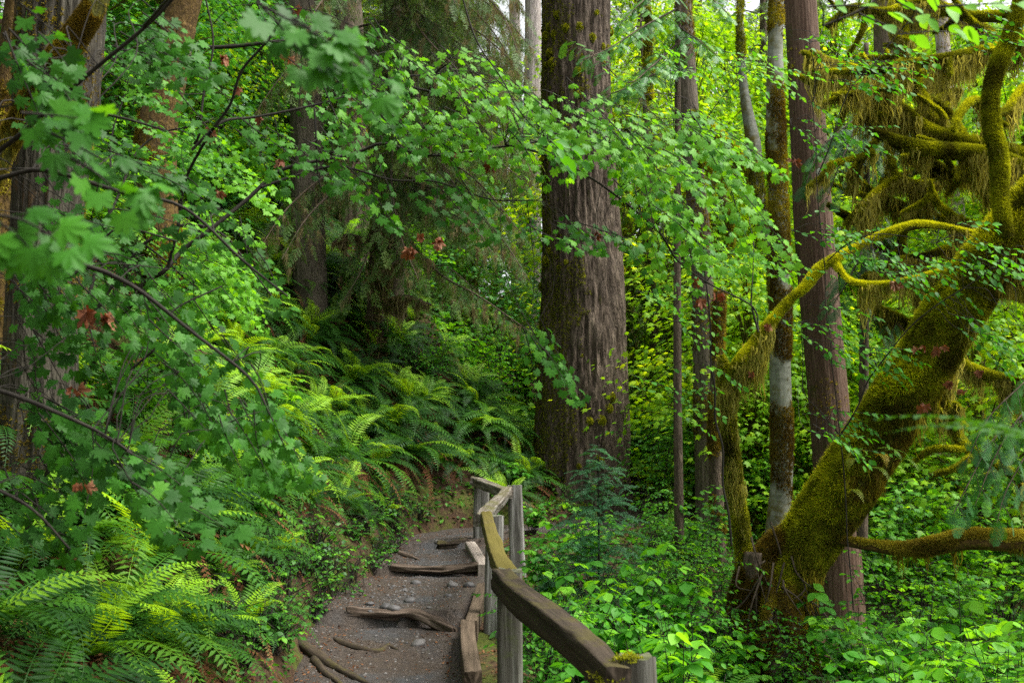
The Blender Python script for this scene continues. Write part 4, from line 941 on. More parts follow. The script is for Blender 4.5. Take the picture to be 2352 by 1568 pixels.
# ---- whole background trees, built once and copied
def crown_leafy(seed, h, rad, z0, clusters, per, size, tpl='maple_lo', disc=.75):
    g = rng(seed); S = Buf(); Lb = Buf(); tr = Buf()
    bend = g.normal(0, .5, 2)
    tp = np.array([[0, 0, -.5], [bend[0]*.2, bend[1]*.2, h*.25], [bend[0], bend[1], h*.6], [bend[0]*.6, bend[1]*.6, h*.95]])
    sw = Sweep(tp, [.16, .13, .09, .03], 14, .2, furrow(.12, 4, 1.5, seed)); sw.add(tr)
    moss_on(tr, sw, 3500, .07, g, 0, 1.3, .42, seed, mi=1, tint=(.4, .2))
    for c in range(clusters):
        zz = z0+(h-z0)*g.random()**.85; rr = rad*math.sin(PI*min(.98, .22+.74*(zz-z0)/(h-z0)))*math.sqrt(g.uniform(.12, 1)); a = g.random()*2*PI
        f = min(zz*.8/h, .92); k = min(int(f*(len(sw.C)-1)), len(sw.C)-1); b0 = sw.C[k]
        p = np.array([b0[0]+rr*math.cos(a), b0[1]+rr*math.sin(a), zz])
        if c % 2 == 0: thin(S, [b0, (b0+p)/2+[0, 0, .3], p], .03, .006, 4, .5)
        n = int(per*g.uniform(.6, 1.3)); q = g.normal(0, 1, (n, 3))*[disc, disc, disc*.22]*g.uniform(.6, 1.1); q[:, 2] -= .28*np.hypot(q[:, 0]-.0, q[:, 1])
        out = norm(q*[1, 1, 0]+np.array([math.cos(a), math.sin(a), 0])*.6); tip = norm(out+np.array([0, 0, -.55])+g.normal(0, .35, (n, 3))); nr = np.array([0, 0, 1.])+out*.35+g.normal(0, .35, (n, 3))
        bake(Lb, TP[tpl], p+q, frames(tip, nr), size*g.uniform(.6, 1.2, n), 0, np.clip(g.normal(.5, .13)+g.normal(0, .13, n), 0, 1))
    return tr.mesh('trunk', [M['mossbark'], M['moss']]), S.mesh('branches', M['mossbark']), Lb.mesh('crown', M['maple_bg' if tpl == 'maple_lo' else 'shrub'])
def crown_conifer(seed, h, z0, rb, nb, tpl=('hfar', 'hfar2'), mat='hemlock', bark='fir_dark', r0=.22, droop=.5, lich=.0, size=.5):
    g = rng(seed); S = Buf(); Lb = Buf(); H = Buf(); tr = Buf()
    sw = Sweep([[0, 0, -.8], [0, 0, h*.4], [0, 0, h]], [r0, r0*.7, .03], 20, .2, furrow(.08, 6, 1, seed)); sw.add(tr)
    for i in range(nb):
        z = z0+(h-z0)*(i+g.random())/nb; L = rb*(1-((z-z0)/(h-z0))**1.3*.9)*g.uniform(.65, 1.1); a = i*2.4+g.normal(0, .3); e = np.array([math.cos(a), math.sin(a), 0])
        bough(S, Lb, H, [[0, 0, z], e*L*.5+[0, 0, z+.08*L], e*L+[0, 0, z-droop*.6*L]], .03, g, L*.42, tpl, size, 4.2*1.2/size*.5, droop, lich)
    out = [tr.mesh('trunk', M[bark]), S.mesh('branches', M[bark]), Lb.mesh('crown', M[mat])]
    if H.V: out.append(H.mesh('lichen', M['lichen']))
    return out
def plant(name, meshes, names, x, y, g, label, cat, group, sc=1., rz=None, z=None, sink=.0):
    t = thing(name, label, cat, (x, y, (g1(x, y) if z is None else z)-sink), group)
    for me, n in zip(meshes, names):
        o = bpy.data.objects.new(n, me); COL.objects.link(o); o.parent = t
    t.rotation_euler = (g.normal(0, .03), g.normal(0, .03), g.random()*6.28 if rz is None else rz); t.scale = (sc,)*3
    return t
MAPLES = [crown_leafy(200+k, h, r, z0, cl, per, sz) for k, (h, r, z0, cl, per, sz) in enumerate([(11, 3.6, 1.6, 150, 46, .17), (8, 3.2, .8, 130, 46, .16), (13, 4.2, 3., 170, 46, .18), (6, 2.8, .3, 110, 48, .15), (9.5, 3.4, 1.2, 140, 46, .17)])]
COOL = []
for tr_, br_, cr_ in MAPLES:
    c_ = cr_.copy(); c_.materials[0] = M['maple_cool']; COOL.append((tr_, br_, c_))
CONES = [crown_conifer(300+k, h, z0, rb, nb, size=sz, r0=r0, lich=.25) for k, (h, z0, rb, nb, sz, r0) in enumerate([(19, 1.5, 3.4, 62, .62, .3), (15, .6, 3.0, 52, .58, .24), (24, 4, 3.8, 66, .7, .36)])]

# ---- undergrowth bushes, built once and copied
def bush(seed, h, ns, tpl, size, mat, trif=False, spread=.7, tint=.5, sp=.09):
    g = rng(seed); S = Buf(); Lb = Buf()
    for i in range(ns):
        a = g.random()*2*PI; r = spread*g.random()**.7; hh = h*g.uniform(.6, 1.1); b0 = np.array([g.normal(0, .06), g.normal(0, .06), -.05])
        top = np.array([r*math.cos(a), r*math.sin(a), hh]); mid = (b0+top)/2+np.array([0, 0, .12*hh])+g.normal(0, .05, 3)
        thin(S, [b0, mid, top], .006, .0022, 4, .15); C, _ = catmull([b0, mid, top], .05); n0 = len(C)
        for k in range(int(hh/.11)):
            f = .35+.65*(k+g.random())/(hh/.11); c = C[min(int(f*(n0-1)), n0-1)]; aa = k*2.4+g.normal(0, .5); d = np.array([math.cos(aa), math.sin(aa), g.uniform(-.1, .45)])
            if trif:
                L = g.uniform(.06, .12); q = c+norm(d)*L; thin(S, [c, (c+q)/2+[0, 0, .01], q], .0015, .001, 3, .1)
                dd = norm(d*[1, 1, 0]); sd_ = np.cross(dd, [0, 0, 1.]); tips = np.array([dd, dd*.25+sd_*.95, dd*.25-sd_*.95])+[0, 0, -.35]+g.normal(0, .12, (3, 3))
                bake(Lb, TP[tpl], np.repeat(q[None], 3, 0), frames(tips, np.array([0, -.15, 1.])+g.normal(0, .22, (3, 3))), size*np.array([1.1, .85, .85])*g.uniform(.75, 1.15), 0, np.full(3, np.clip(tint+g.normal(0, .2)+.25*(f > .85), 0, 1)))
            else: spray(S, Lb, c, d, g.uniform(.16, .34), TP[tpl], size, g, sp, (0, -.25, 1), opp=(tpl[:5] == 'maple'), tint=np.clip(tint+g.normal(0, .12), 0, 1), sag=.2)
    return S.mesh('stems', M['twig']), Lb.mesh('leaves', M[mat])
BUSH = dict(salmon=[bush(400+k, h, ns, 'oval_w', .125, 'shrub', True, sp_) for k, (h, ns, sp_) in enumerate([(1.1, 16, .6), (.8, 14, .5), (1.35, 18, .7), (.55, 14, .45)])],
            huckle=[bush(420+k, h, ns, 'oval', .055, 'shrub', False, sp_, .45, .04) for k, (h, ns, sp_) in enumerate([(1.0, 12, .6), (1.5, 14, .7)])],
            low=[bush(440+k, .28, 20, 'oval_w', .05, 'cover', True, .38, .5) for k in range(3)],
            vine=[bush(460+k, h, ns, 'maple', .085, 'maple', False, sp_, .6, .07) for k, (h, ns, sp_) in enumerate([(1.6, 12, .9), (1.1, 10, .7)])])
def put_bush(kind, i, x, y, g, label=None, sc=1., name='leafy_shrub', cat='shrub', group='leafy shrubs in the undergrowth', z=None):
    me = BUSH[kind]; return plant(name, me[i % len(me)], ('stems', 'leaves'), x, y, g, label, cat, group, sc, z=z)

# ---- ordinal labels from left to right within a named spot
ORD = ['leftmost', 'second from left', 'third from left', 'fourth from left', 'fifth from left', 'sixth from left', 'seventh from left', 'eighth from left', 'ninth from left', 'tenth from left', 'eleventh from left', 'twelfth from left', 'thirteenth from left', 'fourteenth from left', 'fifteenth from left', 'sixteenth from left']
def name_by_spot(objs, noun, spots, most=16):
    """spots: (u, v, phrase); each object takes its nearest spot, then its place in the row there"""
    by = {}
    for o in objs:
        u, v = proj(np.array(o.location)+[0, 0, .3]); c = sorted(spots, key=lambda s: math.hypot(s[0]-u, s[1]-v))
        for s in c:
            if len(by.get(s[2], [])) < most: by.setdefault(s[2], []).append((u, o)); break
    for ph, L in by.items():
        L.sort(key=lambda q: q[0]); ph = ph.strip()
        for k, (u, o) in enumerate(L):
            n = noun(o) if callable(noun) else noun
            o['label'] = f'{n} {ph}' if len(L) == 1 else (f'{n} {ph}, rightmost there' if k == len(L)-1 else f'{n} {ph}, {ORD[k]}')
# ------------------------------------------------------------------ background trees
g = rng(1000); bgm = []; bgc = []
for (u, d, k, s) in ((60, 17, 1, .9), (180, 21, 0, 1), (300, 18, 3, .9), (420, 23, 4, 1), (470, 24, 3, .9), (380, 20, 1, .7), (620, 27, 0, 1), (760, 30, 4, 1), (900, 33, 2, 1), (1010, 29, 1, 1), (1130, 34, 4, 1), (850, 26, 3, .8), (1100, 26, 3, .8),
                     (1460, 25, 0, 1), (1540, 29, 2, 1), (1610, 23, 1, 1), (1700, 26, 4, 1), (1780, 21, 3, 1.), (1850, 29, 2, 1), (1940, 23, 0, 1), (2020, 27, 4, 1), (2110, 20, 1, 1.), (2200, 26, 2, 1), (2290, 22, 4, 1), (2380, 19, 0, 1.),
                     (1480, 36, 2, 1), (1650, 38, 2, 1), (1800, 36, 2, 1), (1980, 38, 2, 1.1), (2150, 37, 2, 1.1), (2330, 34, 2, 1.1), (1560, 44, 2, 1.2), (2050, 46, 2, 1.2), (1720, 19, 3, .9), (1900, 18, 3, .8), (2250, 17.5, 3, 1.)):
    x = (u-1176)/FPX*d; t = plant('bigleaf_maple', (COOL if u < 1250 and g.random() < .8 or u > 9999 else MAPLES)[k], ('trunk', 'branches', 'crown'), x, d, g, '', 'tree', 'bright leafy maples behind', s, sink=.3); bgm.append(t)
for (u, d, k, s) in ((120, 26, 0, 1), (380, 30, 2, 1), (560, 32, 0, 1), (700, 36, 2, 1), (930, 26, 0, .9), (1060, 30, 0, 1), (880, 42, 2, 1.1), (1520, 24, 1, .8), (1760, 33, 0, 1), (1900, 42, 2, 1.1), (2080, 32, 0, 1), (2260, 40, 2, 1), (20, 34, 2, 1.1), (470, 44, 2, 1.2), (1000, 52, 2, 1.2), (1620, 50, 2, 1.3), (2180, 52, 2, 1.3), (1380, 56, 2, 1.2), (1840, 58, 2, 1.3), (700, 54, 2, 1.2), (600, 26, 0, .9), (660, 31, 0, 1), (740, 26, 0, 1), (790, 34, 2, 1), (870, 30, 0, 1), (930, 34, 2, 1), (970, 38, 0, 1.1), (1030, 40, 2, 1.2), (1000, 30, 0, 1), (540, 38, 2, 1), (340, 24, 1, 1), (1340, 44, 2, 1.1)):
    x = (u-1176)/FPX*d; t = plant('hemlock', CONES[k], ('trunk', 'branches', 'crown', 'lichen'), x, d, g, '', 'tree', 'dark conifers behind', s, sink=.3); bgc.append(t)
SPOT_BG = [(150, 300, 'behind the bleached snag'), (480, 300, 'between the orange mossy trunk and the bank conifer'), (900, 400, 'behind the hemlock boughs'), (1330, 400, 'behind the huge furrowed trunk'), (1560, 400, 'between the huge trunk and the pale alder'), (1900, 400, 'behind the red cedar'), (2200, 400, 'behind the shaggy mossy limbs')]
name_by_spot(bgm, 'bright leafy maple', SPOT_BG); name_by_spot(bgc, 'drooping dark conifer', SPOT_BG)

# ------------------------------------------------------------------ hemlock with hanging boughs, centre top
hm = thing('western_hemlock', 'hemlock whose drooping fine boughs hang with lichen over the ferny bank', 'tree', (-2.4, 21, g1(-2.4, 21)))
S = Buf(); Lb = Buf(); H = Buf(); g = rng(60)
sw = Sweep(PL((905, 1000, 21), (905, 500, 21), (900, 0, 21), (900, -400, 21)), [.24, .2, .17, .14], 24, .1, furrow(.08, 6, 1, 4)); tb = Buf(); sw.add(tb); tb.build('trunk', M['fir_dark'], hm)
BO = [[(900, -120, 20.5), (1010, 10, 18.5), (1120, 90, 17), (1215, 180, 16)], [(900, -60, 20.5), (960, 60, 18.5), (1040, 150, 17), (1130, 230, 16)], [(900, 20, 20.5), (930, 120, 18.5), (960, 220, 17.5), (980, 330, 17)],
       [(900, 100, 20.6), (860, 220, 19), (820, 340, 18), (800, 450, 17.6)],
      [(900, 200, 20.6), (960, 300, 19), (1030, 400, 18), (1080, 520, 17.4)], [(900, 260, 20.6), (990, 340, 19), (1100, 420, 18), (1200, 540, 17.2)], [(900, 330, 20.6), (900, 430, 19), (920, 540, 18), (960, 640, 17)],
      [(900, 500, 20.6), (1000, 620, 19), (1100, 680, 18.2), (1215, 760, 17.4)], 
      [(900, 460, 20.6), (860, 540, 19.4), (830, 620, 18.8), (790, 690, 18.4)], [(900, -260, 20.5), (1050, -80, 18.5), (1150, 30, 17), (1190, 120, 16.4)],
      [(900, -20, 20.5), (1000, 60, 19), (1090, 120, 18), (1170, 140, 17)], [(900, 60, 20.5), (1000, 180, 19), (1080, 260, 18), (1150, 340, 17)],
      [(900, 150, 20.5), (1000, 260, 18), (1120, 350, 17.5), (1220, 430, 17)]]
for k in range(32):
    v0 = g.uniform(-420, 420); s_ = 1 if g.random() < .8 else -1; ln_ = g.uniform(130, 330); dr = g.uniform(.35, .9); dd = g.uniform(2, 4.2)
    BO.append([(905, v0, 20.8), (905+s_*ln_*.4, v0+ln_*.2*dr, 20.8-dd*.5), (905+s_*ln_*.75, v0+ln_*.65*dr, 20.8-dd*.85), (905+s_*ln_, v0+ln_*1.25*dr, 20.8-dd)])
for q in BO: bough(S, Lb, H, PL(*q), .028, g, .95, ('hfar', 'hfar2') if q[-1][2] > 17.8 else ('hem', 'hem2'), .40, 8.5, .8, .75, .4, .4)
finish(hm, S, Lb, 'hemlock', 'needles', 'boughs', 'fir_dark'); H.build('lichen', M['lichen'], hm)
# lichen-hung dead branches on the dark trunk
b = Buf(); h = Buf(); g = rng(61)
ld = thing('lichen_draped_snag', 'low dark snag draped in brown lichen behind the fern clumps left of centre', 'tree', (-2.75, 20, g1(-2.75, 20)))
sw = Sweep(PL((858, 900, 20), (862, 740, 20), (866, 600, 20), (862, 500, 20)), [.2, .18, .16, .07], 30, .08, furrow(.2, 4, 1.4, 5)); sw.add(b); hang_on(h, sw, 2600, .5, g, 4, .3)
for q in ([(862, 640, 19.8), (900, 610, 19), (940, 590, 18.6), (985, 596, 18.2)], [(862, 560, 19.8), (800, 540, 19.4), (760, 560, 19)], [(866, 700, 19.8), (930, 680, 19), (990, 700, 18.4)], [(862, 520, 19.9), (900, 490, 19.4), (930, 500, 19)]):
    sw = Sweep(PL(*q), [.05, .035, .015], 8, .06); sw.add(b); hang_on(h, sw, 420, .55, g, 2, .3)
b.build('trunk', M['fir_dark'], ld); h.build('lichen', M['lichen'], ld)

# ------------------------------------------------------------------ cedar sprays
ct = thing('young_cedar', 'cedar boughs drooping in flat fan sprays across the top right of the huge trunk', 'tree', (2.3, 14.4, g1(2.3, 14.4)))
S = Buf(); Lb = Buf(); H = Buf(); g = rng(62)
sw = Sweep(PL((1560, 1250, 14.6), (1556, 800, 14.6), (1556, 300, 14.6), (1560, -100, 14.6)), [.07, .06, .05, .04], 14, .1, furrow(.08, 6, 1, 4)); sw.add(S)
for q in ([(1556, 20, 14.6), (1480, 60, 13.6), (1400, 110, 13), (1330, 140, 12.6)], [(1556, 100, 14.6), (1500, 150, 13.6), (1440, 190, 13.2), (1370, 130, 12.8), (1300, 88, 12.6)], [(1556, -60, 14.6), (1480, 0, 13.8), (1420, 60, 13.4)], [(1556, 60, 14.6), (1600, 90, 14), (1650, 130, 13.6)],
          [(1556, 150, 14.6), (1480, 180, 13.6), (1420, 210, 13.2), (1360, 220, 13)], [(1556, -100, 14.6), (1620, -20, 14), (1680, 40, 13.6)]):
    bough(S, Lb, H, PL(*q), .014, g, .5, ('cedar', 'cedar2'), .2, 10, .4, 0, .55, .2)
finish(ct, S, Lb, 'cedar', 'sprays', 'boughs', 'fir_dark')
ct = thing('young_cedar', 'bluish cedar fan sprays hanging in front of and right of the red cedar trunk', 'tree', (3.9, 12.6, g1(3.9, 12.6)))
S = Buf(); Lb = Buf(); H = Buf(); g = rng(63)
sw = Sweep(PL((1980, 1250, 13.2), (1985, 800, 13.2), (1990, 300, 13.2), (1990, 100, 13.2)), [.07, .06, .05, .03], 14, .1, furrow(.08, 6, 1, 4)); sw.add(S)
for q in ([(1988, 260, 13.2), (1930, 300, 12.6), (1880, 350, 12.2), (1850, 430, 12)], [(1988, 300, 13.2), (2050, 330, 12.6), (2110, 360, 12.2), (2150, 400, 12)], [(1988, 240, 13.2), (1950, 330, 12.4), (1920, 400, 12), (1900, 460, 11.8)], [(1988, 340, 13.2), (2060, 400, 12.6), (2110, 450, 12.2), (2130, 500, 12)],
          [(1988, 460, 13.2), (2020, 540, 12.4), (2040, 600, 12)], [(1988, 200, 13.2), (2050, 270, 12.4), (2100, 330, 12)], [(1988, 560, 13.2), (1950, 640, 12.6), (1900, 720, 12.4)], [(1988, 700, 13.2), (2060, 740, 12.6), (2100, 800, 12.4)]):
    bough(S, Lb, H, PL(*q), .014, g, .5, ('cedar', 'cedar2'), .2, 10, .55, 0, .4, .2)
finish(ct, S, Lb, 'cedar', 'sprays', 'boughs', 'fir_dark')
ct = thing('young_cedar', 'cedar with long hanging bluish fans at the right edge above the fallen log', 'tree', (5.0, 9.4, g1(5.0, 9.4)))
S = Buf(); Lb = Buf(); H = Buf(); g = rng(64)
sw = Sweep(PL((2410, 1300, 9.8), (2410, 900, 9.8), (2415, 700, 9.8)), [.06, .05, .03], 14, .1, furrow(.08, 6, 1, 4)); sw.add(S)
for q in ([(2410, 820, 9.8), (2350, 880, 9.5), (2270, 960, 9.3), (2220, 1060, 9.2)], [(2410, 900, 9.8), (2340, 960, 9.5), (2280, 1060, 9.3), (2240, 1160, 9.2)], [(2410, 980, 9.8), (2360, 1040, 9.6), (2310, 1130, 9.4), (2290, 1200, 9.3)], [(2410, 940, 9.8), (2290, 1000, 9.5), (2230, 1100, 9.3), (2190, 1180, 9.2)]):
    bough(S, Lb, H, PL(*q), .010, g, .34, ('cedar', 'cedar2'), .19, 10, .9, 0, .3, .35)
finish(ct, S, Lb, 'cedar', 'sprays', 'boughs', 'fir_dark')

# ------------------------------------------------------------------ young fir behind the fence
g = rng(65); sp_ = thing('fir_sapling', 'small dark young fir with tiered boughs growing behind the fence', 'tree', (0.95, 10.6, g1(.95, 10.6)))
S = Buf(); Lb = Buf(); H = Buf(); base = P(1376, 1400, 10.8); base[2] = g1(base[0], base[1]); top = P(1374, 1015, 10.8)
thin(S, [base-[0, 0, .1], (base+top)/2, top], .02, .004, 6, .15)
for i in range(46):
    f = .12+.88*(i/46)**.9; c = lerp(base, top, f); L = .85*(1-f)**.75+.08; a = i*2.4; e = np.array([math.cos(a), math.sin(a), 0])
    bough(S, Lb, H, [c, c+e*L*.5+[0, 0, .06*L], c+e*L+[0, 0, -.10*L]], .005, g, L*.4, ('sap', 'sap'), .17, 16, .1, 0, .35, .25)
finish(sp_, S, Lb, 'sapling', 'needles', 'boughs', 'twig')

# ------------------------------------------------------------------ vine maples in front
g = rng(70)
vm = thing('vine_maple', 'vine maple with thin dark branches fanning leafy sprays across the left and centre', 'tree', (-3.6, 7.2, g1(-3.6, 7.2)))
S = Buf(); Lb = Buf()
A = mains(S, [([(20, 1360, 7.2), (90, 1150, 6.9), (170, 920, 6.4), (270, 740, 5.8), (371, 623, 5.2), (422, 568, 5.3), (466, 524, 5.3), (578, 445, 5.4), (646, 408, 5.5), (720, 376, 5.5), (820, 347, 5.6), (888, 342, 5.6), (966, 354, 5.6), (1048, 343, 5.7), (1150, 331, 5.7), (1252, 330, 5.8), (1354, 331, 5.9), (1439, 328, 5.9)], .019, .006),
              ([(384, 620, 5.2), (410, 520, 5.1), (430, 420, 5), (493, 326, 4.9), (530, 240, 4.8), (570, 160, 4.7), (614, 82, 4.6), (660, 20, 4.5)], .009, .006),
              ([(446, 330, 4.9), (459, 306, 4.9), (459, 221, 4.9), (493, 102, 4.9), (473, 0, 4.9)], .007, .005), ([(440, 345, 4.95), (510, 289, 5), (578, 268, 5.1), (680, 252, 5.2), (760, 225, 5.3), (817, 204, 5.4), (912, 184, 5.5), (997, 173, 5.6)], .008, .004),
              ([(420, 110, 6.2), (527, 98, 6.2), (646, 98, 6.2), (714, 115, 6.2), (800, 143, 6.2), (888, 184, 6.2), (997, 214, 6.2), (1100, 236, 6.2)], .014, .008), ([(600, 430, 5.4), (680, 400, 5.5), (776, 398, 5.6), (905, 420, 5.7), (1010, 417, 5.8), (1116, 445, 5.8), (1230, 460, 5.9)], .008, .004),
              ([(1160, 331, 5.7), (1240, 350, 5.8), (1340, 410, 5.9), (1439, 469, 6), (1510, 533, 6.1), (1552, 600, 6.2), (1630, 653, 6.3), (1722, 701, 6.4), (1742, 762, 6.4)], .008, .005),
              ([(150, 640, 4.2), (184, 602, 4.2), (238, 548, 4.2), (296, 531, 4.2), (408, 555, 4.3)], .006, .004), ([(300, 850, 4.6), (384, 772, 4.6), (408, 718, 4.6), (510, 657, 4.7)], .006, .004), ([(722, 250, 5.3), (718, 330, 5.3), (735, 400, 5.4), (742, 440, 5.4)], .006, .003),
              ([(1742, 762, 6.4), (1722, 700, 6.4), (1728, 655, 6.4)], .008, .003)])
UPM = (0, -.6, .7)
for pts, hw, n, ang, Lp, sz, tint in (
    ([(830, 90, 5.6), (1000, 150, 5.6), (1180, 215, 5.7), (1330, 265, 5.8), (1480, 345, 5.9)], 62, 72, 40, 115, .068, .85), ([(880, 270, 5.6), (1100, 285, 5.7), (1350, 320, 5.8)], 40, 30, 36, 110, .068, .85),
    ([(620, 60, 5.2), (760, 130, 5.3), (900, 220, 5.4)], 95, 20, 46, 150, .07, .5), ([(500, 240, 5), (650, 330, 5.2), (820, 420, 5.4)], 100, 14, 44, 140, .07, .5),
    ([(900, 380, 5.6), (1050, 430, 5.7), (1180, 470, 5.8)], 60, 9, 44, 130, .07, .5), ([(1060, 560, 5.8), (1160, 680, 5.8), (1230, 780, 5.8)], 25, 5, 52, 150, .075, .55), ([(1260, 500, 5.9), (1360, 520, 6), (1420, 560, 6)], 40, 10, 35, 120, .07, .55),
    ([(1400, 350, 6), (1500, 430, 6), (1560, 520, 6.1)], 60, 24, 48, 150, .07, .85), ([(1500, 200, 6.6), (1620, 320, 6.6), (1700, 460, 6.6)], 60, 22, 50, 150, .08, .85),
    ([(640, 180, 6.4), (800, 300, 6.4)], 120, 16, 42, 150, .075, .6)):
    band(S, Lb, A, pts, hw, n, ang, Lp, 'maple', sz, g, .052, .3, up=UPM, tint=tint, sag=.12)
finish(vm, S, Lb, 'maple')
g = rng(71)
vm = thing('vine_maple', 'nearer vine maple curtain of dark lobed leaves hanging over the snag at the left edge', 'tree', (-3.0, 4.0, g1(-3.0, 4.0)))
S = Buf(); Lb = Buf()
A = mains(S, [([(-330, 1500, 4), (-200, 900, 4), (-120, 500, 3.9), (40, 300, 3.8), (180, 170, 3.7), (330, 60, 3.6), (420, -30, 3.5)], .018, .006), ([(-160, 640, 3.9), (20, 600, 3.9), (160, 600, 3.9), (300, 660, 3.9), (430, 760, 3.9), (560, 860, 3.9), (610, 930, 3.9)], .014, .004),
              ([(-190, 860, 4), (0, 900, 4), (150, 960, 4), (260, 1030, 4.1), (400, 1120, 4.1)], .012, .004), ([(-230, 1060, 4), (-60, 1090, 4), (60, 1150, 4), (160, 1260, 4)], .010, .004), ([(-100, 430, 3.9), (100, 400, 3.9), (280, 430, 3.9), (420, 500, 4), (560, 600, 4.1), (660, 680, 4.2)], .012, .004),
              ([(100, 240, 3.75), (250, 260, 3.8), (380, 300, 3.8)], .008, .004)])
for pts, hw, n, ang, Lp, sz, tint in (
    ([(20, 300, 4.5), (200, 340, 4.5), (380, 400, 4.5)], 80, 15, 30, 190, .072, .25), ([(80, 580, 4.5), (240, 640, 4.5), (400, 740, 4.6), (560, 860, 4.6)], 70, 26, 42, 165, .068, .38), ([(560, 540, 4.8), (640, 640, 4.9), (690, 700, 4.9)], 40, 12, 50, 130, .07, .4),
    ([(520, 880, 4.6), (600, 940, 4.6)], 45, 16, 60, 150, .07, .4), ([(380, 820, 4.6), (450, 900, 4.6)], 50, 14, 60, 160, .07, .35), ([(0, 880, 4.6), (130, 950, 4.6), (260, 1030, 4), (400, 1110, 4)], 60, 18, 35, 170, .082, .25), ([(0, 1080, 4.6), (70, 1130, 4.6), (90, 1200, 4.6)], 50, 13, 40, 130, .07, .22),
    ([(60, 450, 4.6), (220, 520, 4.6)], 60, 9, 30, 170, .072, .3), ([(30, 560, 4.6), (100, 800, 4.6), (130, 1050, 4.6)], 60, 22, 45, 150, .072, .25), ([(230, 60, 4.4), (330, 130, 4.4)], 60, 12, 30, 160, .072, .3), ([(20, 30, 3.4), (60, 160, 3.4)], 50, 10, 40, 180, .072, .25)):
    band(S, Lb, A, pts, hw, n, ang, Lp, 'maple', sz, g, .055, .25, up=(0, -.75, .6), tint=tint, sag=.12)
for pts, n, d_ in (([(560, -10, 1.9), (660, 40, 1.9), (720, 60, 1.9)], 4, 1.9), ([(30, 240, 1.9), (100, 290, 1.9), (160, 360, 1.9)], 3, 1.9), ([(-20, 470, 1.7), (10, 540, 1.7)], 2, 1.7)):
    band(S, Lb, None, pts, 14, n, 25, 190, 'maple', .075, g, .07, .05, link=False, up=(0, -.7, .6), tint=.5, sag=.1)
for q in ([(330, 60, 3.6), (450, -60, 2.6), (560, -10, 1.9)], [(-120, 500, 3.9), (-150, 300, 2.6), (30, 240, 1.9)], [(-120, 560, 3.9), (-200, 480, 2.4), (-20, 470, 1.7)]): thin(S, PL(*q), .006, .003, 5, .2)
finish(vm, S, Lb, 'maple')
g = rng(72)
vm = thing('vine_maple', 'bright small leaved vine maple on the bank between the left curtain and the bank conifer', 'tree', (-4.4, 9.4, g1(-4.4, 9.4)))
S = Buf(); Lb = Buf()
A = mains(S, [([(60, 1100, 9.4), (180, 800, 9.3), (330, 560, 9.2), (470, 520, 9.2), (560, 600, 9.2), (640, 700, 9.2)], .03, .006), ([(180, 800, 9.3), (250, 500, 9.6), (330, 330, 10), (480, 280, 10)], .02, .006), ([(330, 560, 9.2), (430, 640, 9.2), (520, 700, 9.2)], .01, .005), ([(250, 500, 9.6), (260, 300, 10), (300, 160, 10)], .015, .005)])
for pts, hw, n, ang, Lp, sz, tint in (([(400, 520, 9.2), (500, 600, 9.2), (600, 700, 9.2)], 65, 38, 38, 110, .085, .85), ([(300, 560, 9.2), (430, 680, 9.2)], 70, 22, 35, 110, .085, .75), ([(240, 150, 10), (340, 260, 10), (440, 380, 10)], 90, 34, 25, 110, .09, .6), ([(430, 330, 10), (560, 420, 10)], 60, 16, 35, 110, .09, .9)):
    band(S, Lb, A, pts, hw, n, ang, Lp, 'maple', sz, g, .055, .5, up=(0, -.5, .8), tint=tint, sag=.15)
finish(vm, S, Lb, 'maple')

# ------------------------------------------------------------------ oval-leaved twigs round the alder and mossy limbs
def leafy(name, label, base, mains_, bands, seed, mat='shrub', tpl='oval'):
    g = rng(seed); t = thing(name, label, 'shrub', (base[0], base[1], g1(*base))); S = Buf(); Lb = Buf(); A = mains(S, mains_)
    for pts, hw, n, ang, Lp, sz, tint in bands: band(S, Lb, A, pts, hw, n, ang, Lp, tpl, sz, g, .045, .35, opp=False, up=(0, -.4, .9), tint=tint, sag=.15, lsag=.15, jit=.4)
    finish(t, S, Lb, mat, 'leaves')
leafy('huckleberry', 'tall huckleberry with small oval leaves along fine twigs beside the pale alder', (3.3, 9.6), [([(1960, 1400, 9.6), (1930, 1000, 9.6), (1900, 700, 9.6), (1880, 400, 9.6), (1860, 100, 9.6)], .007, .003), ([(1930, 1000, 9.6), (2030, 820, 9.4), (2150, 700, 9.2), (2300, 600, 9)], .009, .004), ([(1900, 600, 9.6), (2000, 540, 9.4), (2150, 560, 9.2)], .007, .003), ([(1880, 400, 9.6), (1960, 200, 9.6), (2060, 80, 9.6)], .007, .003), ([(1930, 1000, 9.6), (1850, 900, 9.5), (1840, 740, 9.5)], .006, .003)],
      [([(1840, 80, 9.6), (1920, 150, 9.6), (2040, 120, 9.6)], 60, 26, 15, 110, .075, .6), ([(1830, 250, 9.6), (1900, 300, 9.6)], 60, 16, 25, 100, .07, .55), ([(1830, 520, 9.6), (1920, 570, 9.5), (2040, 600, 9.4)], 42, 26, 12, 110, .075, .55), ([(1830, 740, 9.5), (1920, 790, 9.5), (2040, 800, 9.4)], 45, 24, 15, 120, .075, .6),
       ([(2080, 590, 9.2), (2200, 560, 9), (2330, 600, 8.8)], 55, 26, 15, 120, .078, .6), ([(2180, 740, 9), (2320, 760, 8.8)], 45, 14, 20, 120, .078, .5), ([(1850, 960, 9.5), (1960, 1000, 9.5)], 40, 12, 15, 110, .07, .6), ([(2160, 90, 9.5), (2300, 40, 9.3)], 50, 12, 10, 120, .08, .5)], 80)
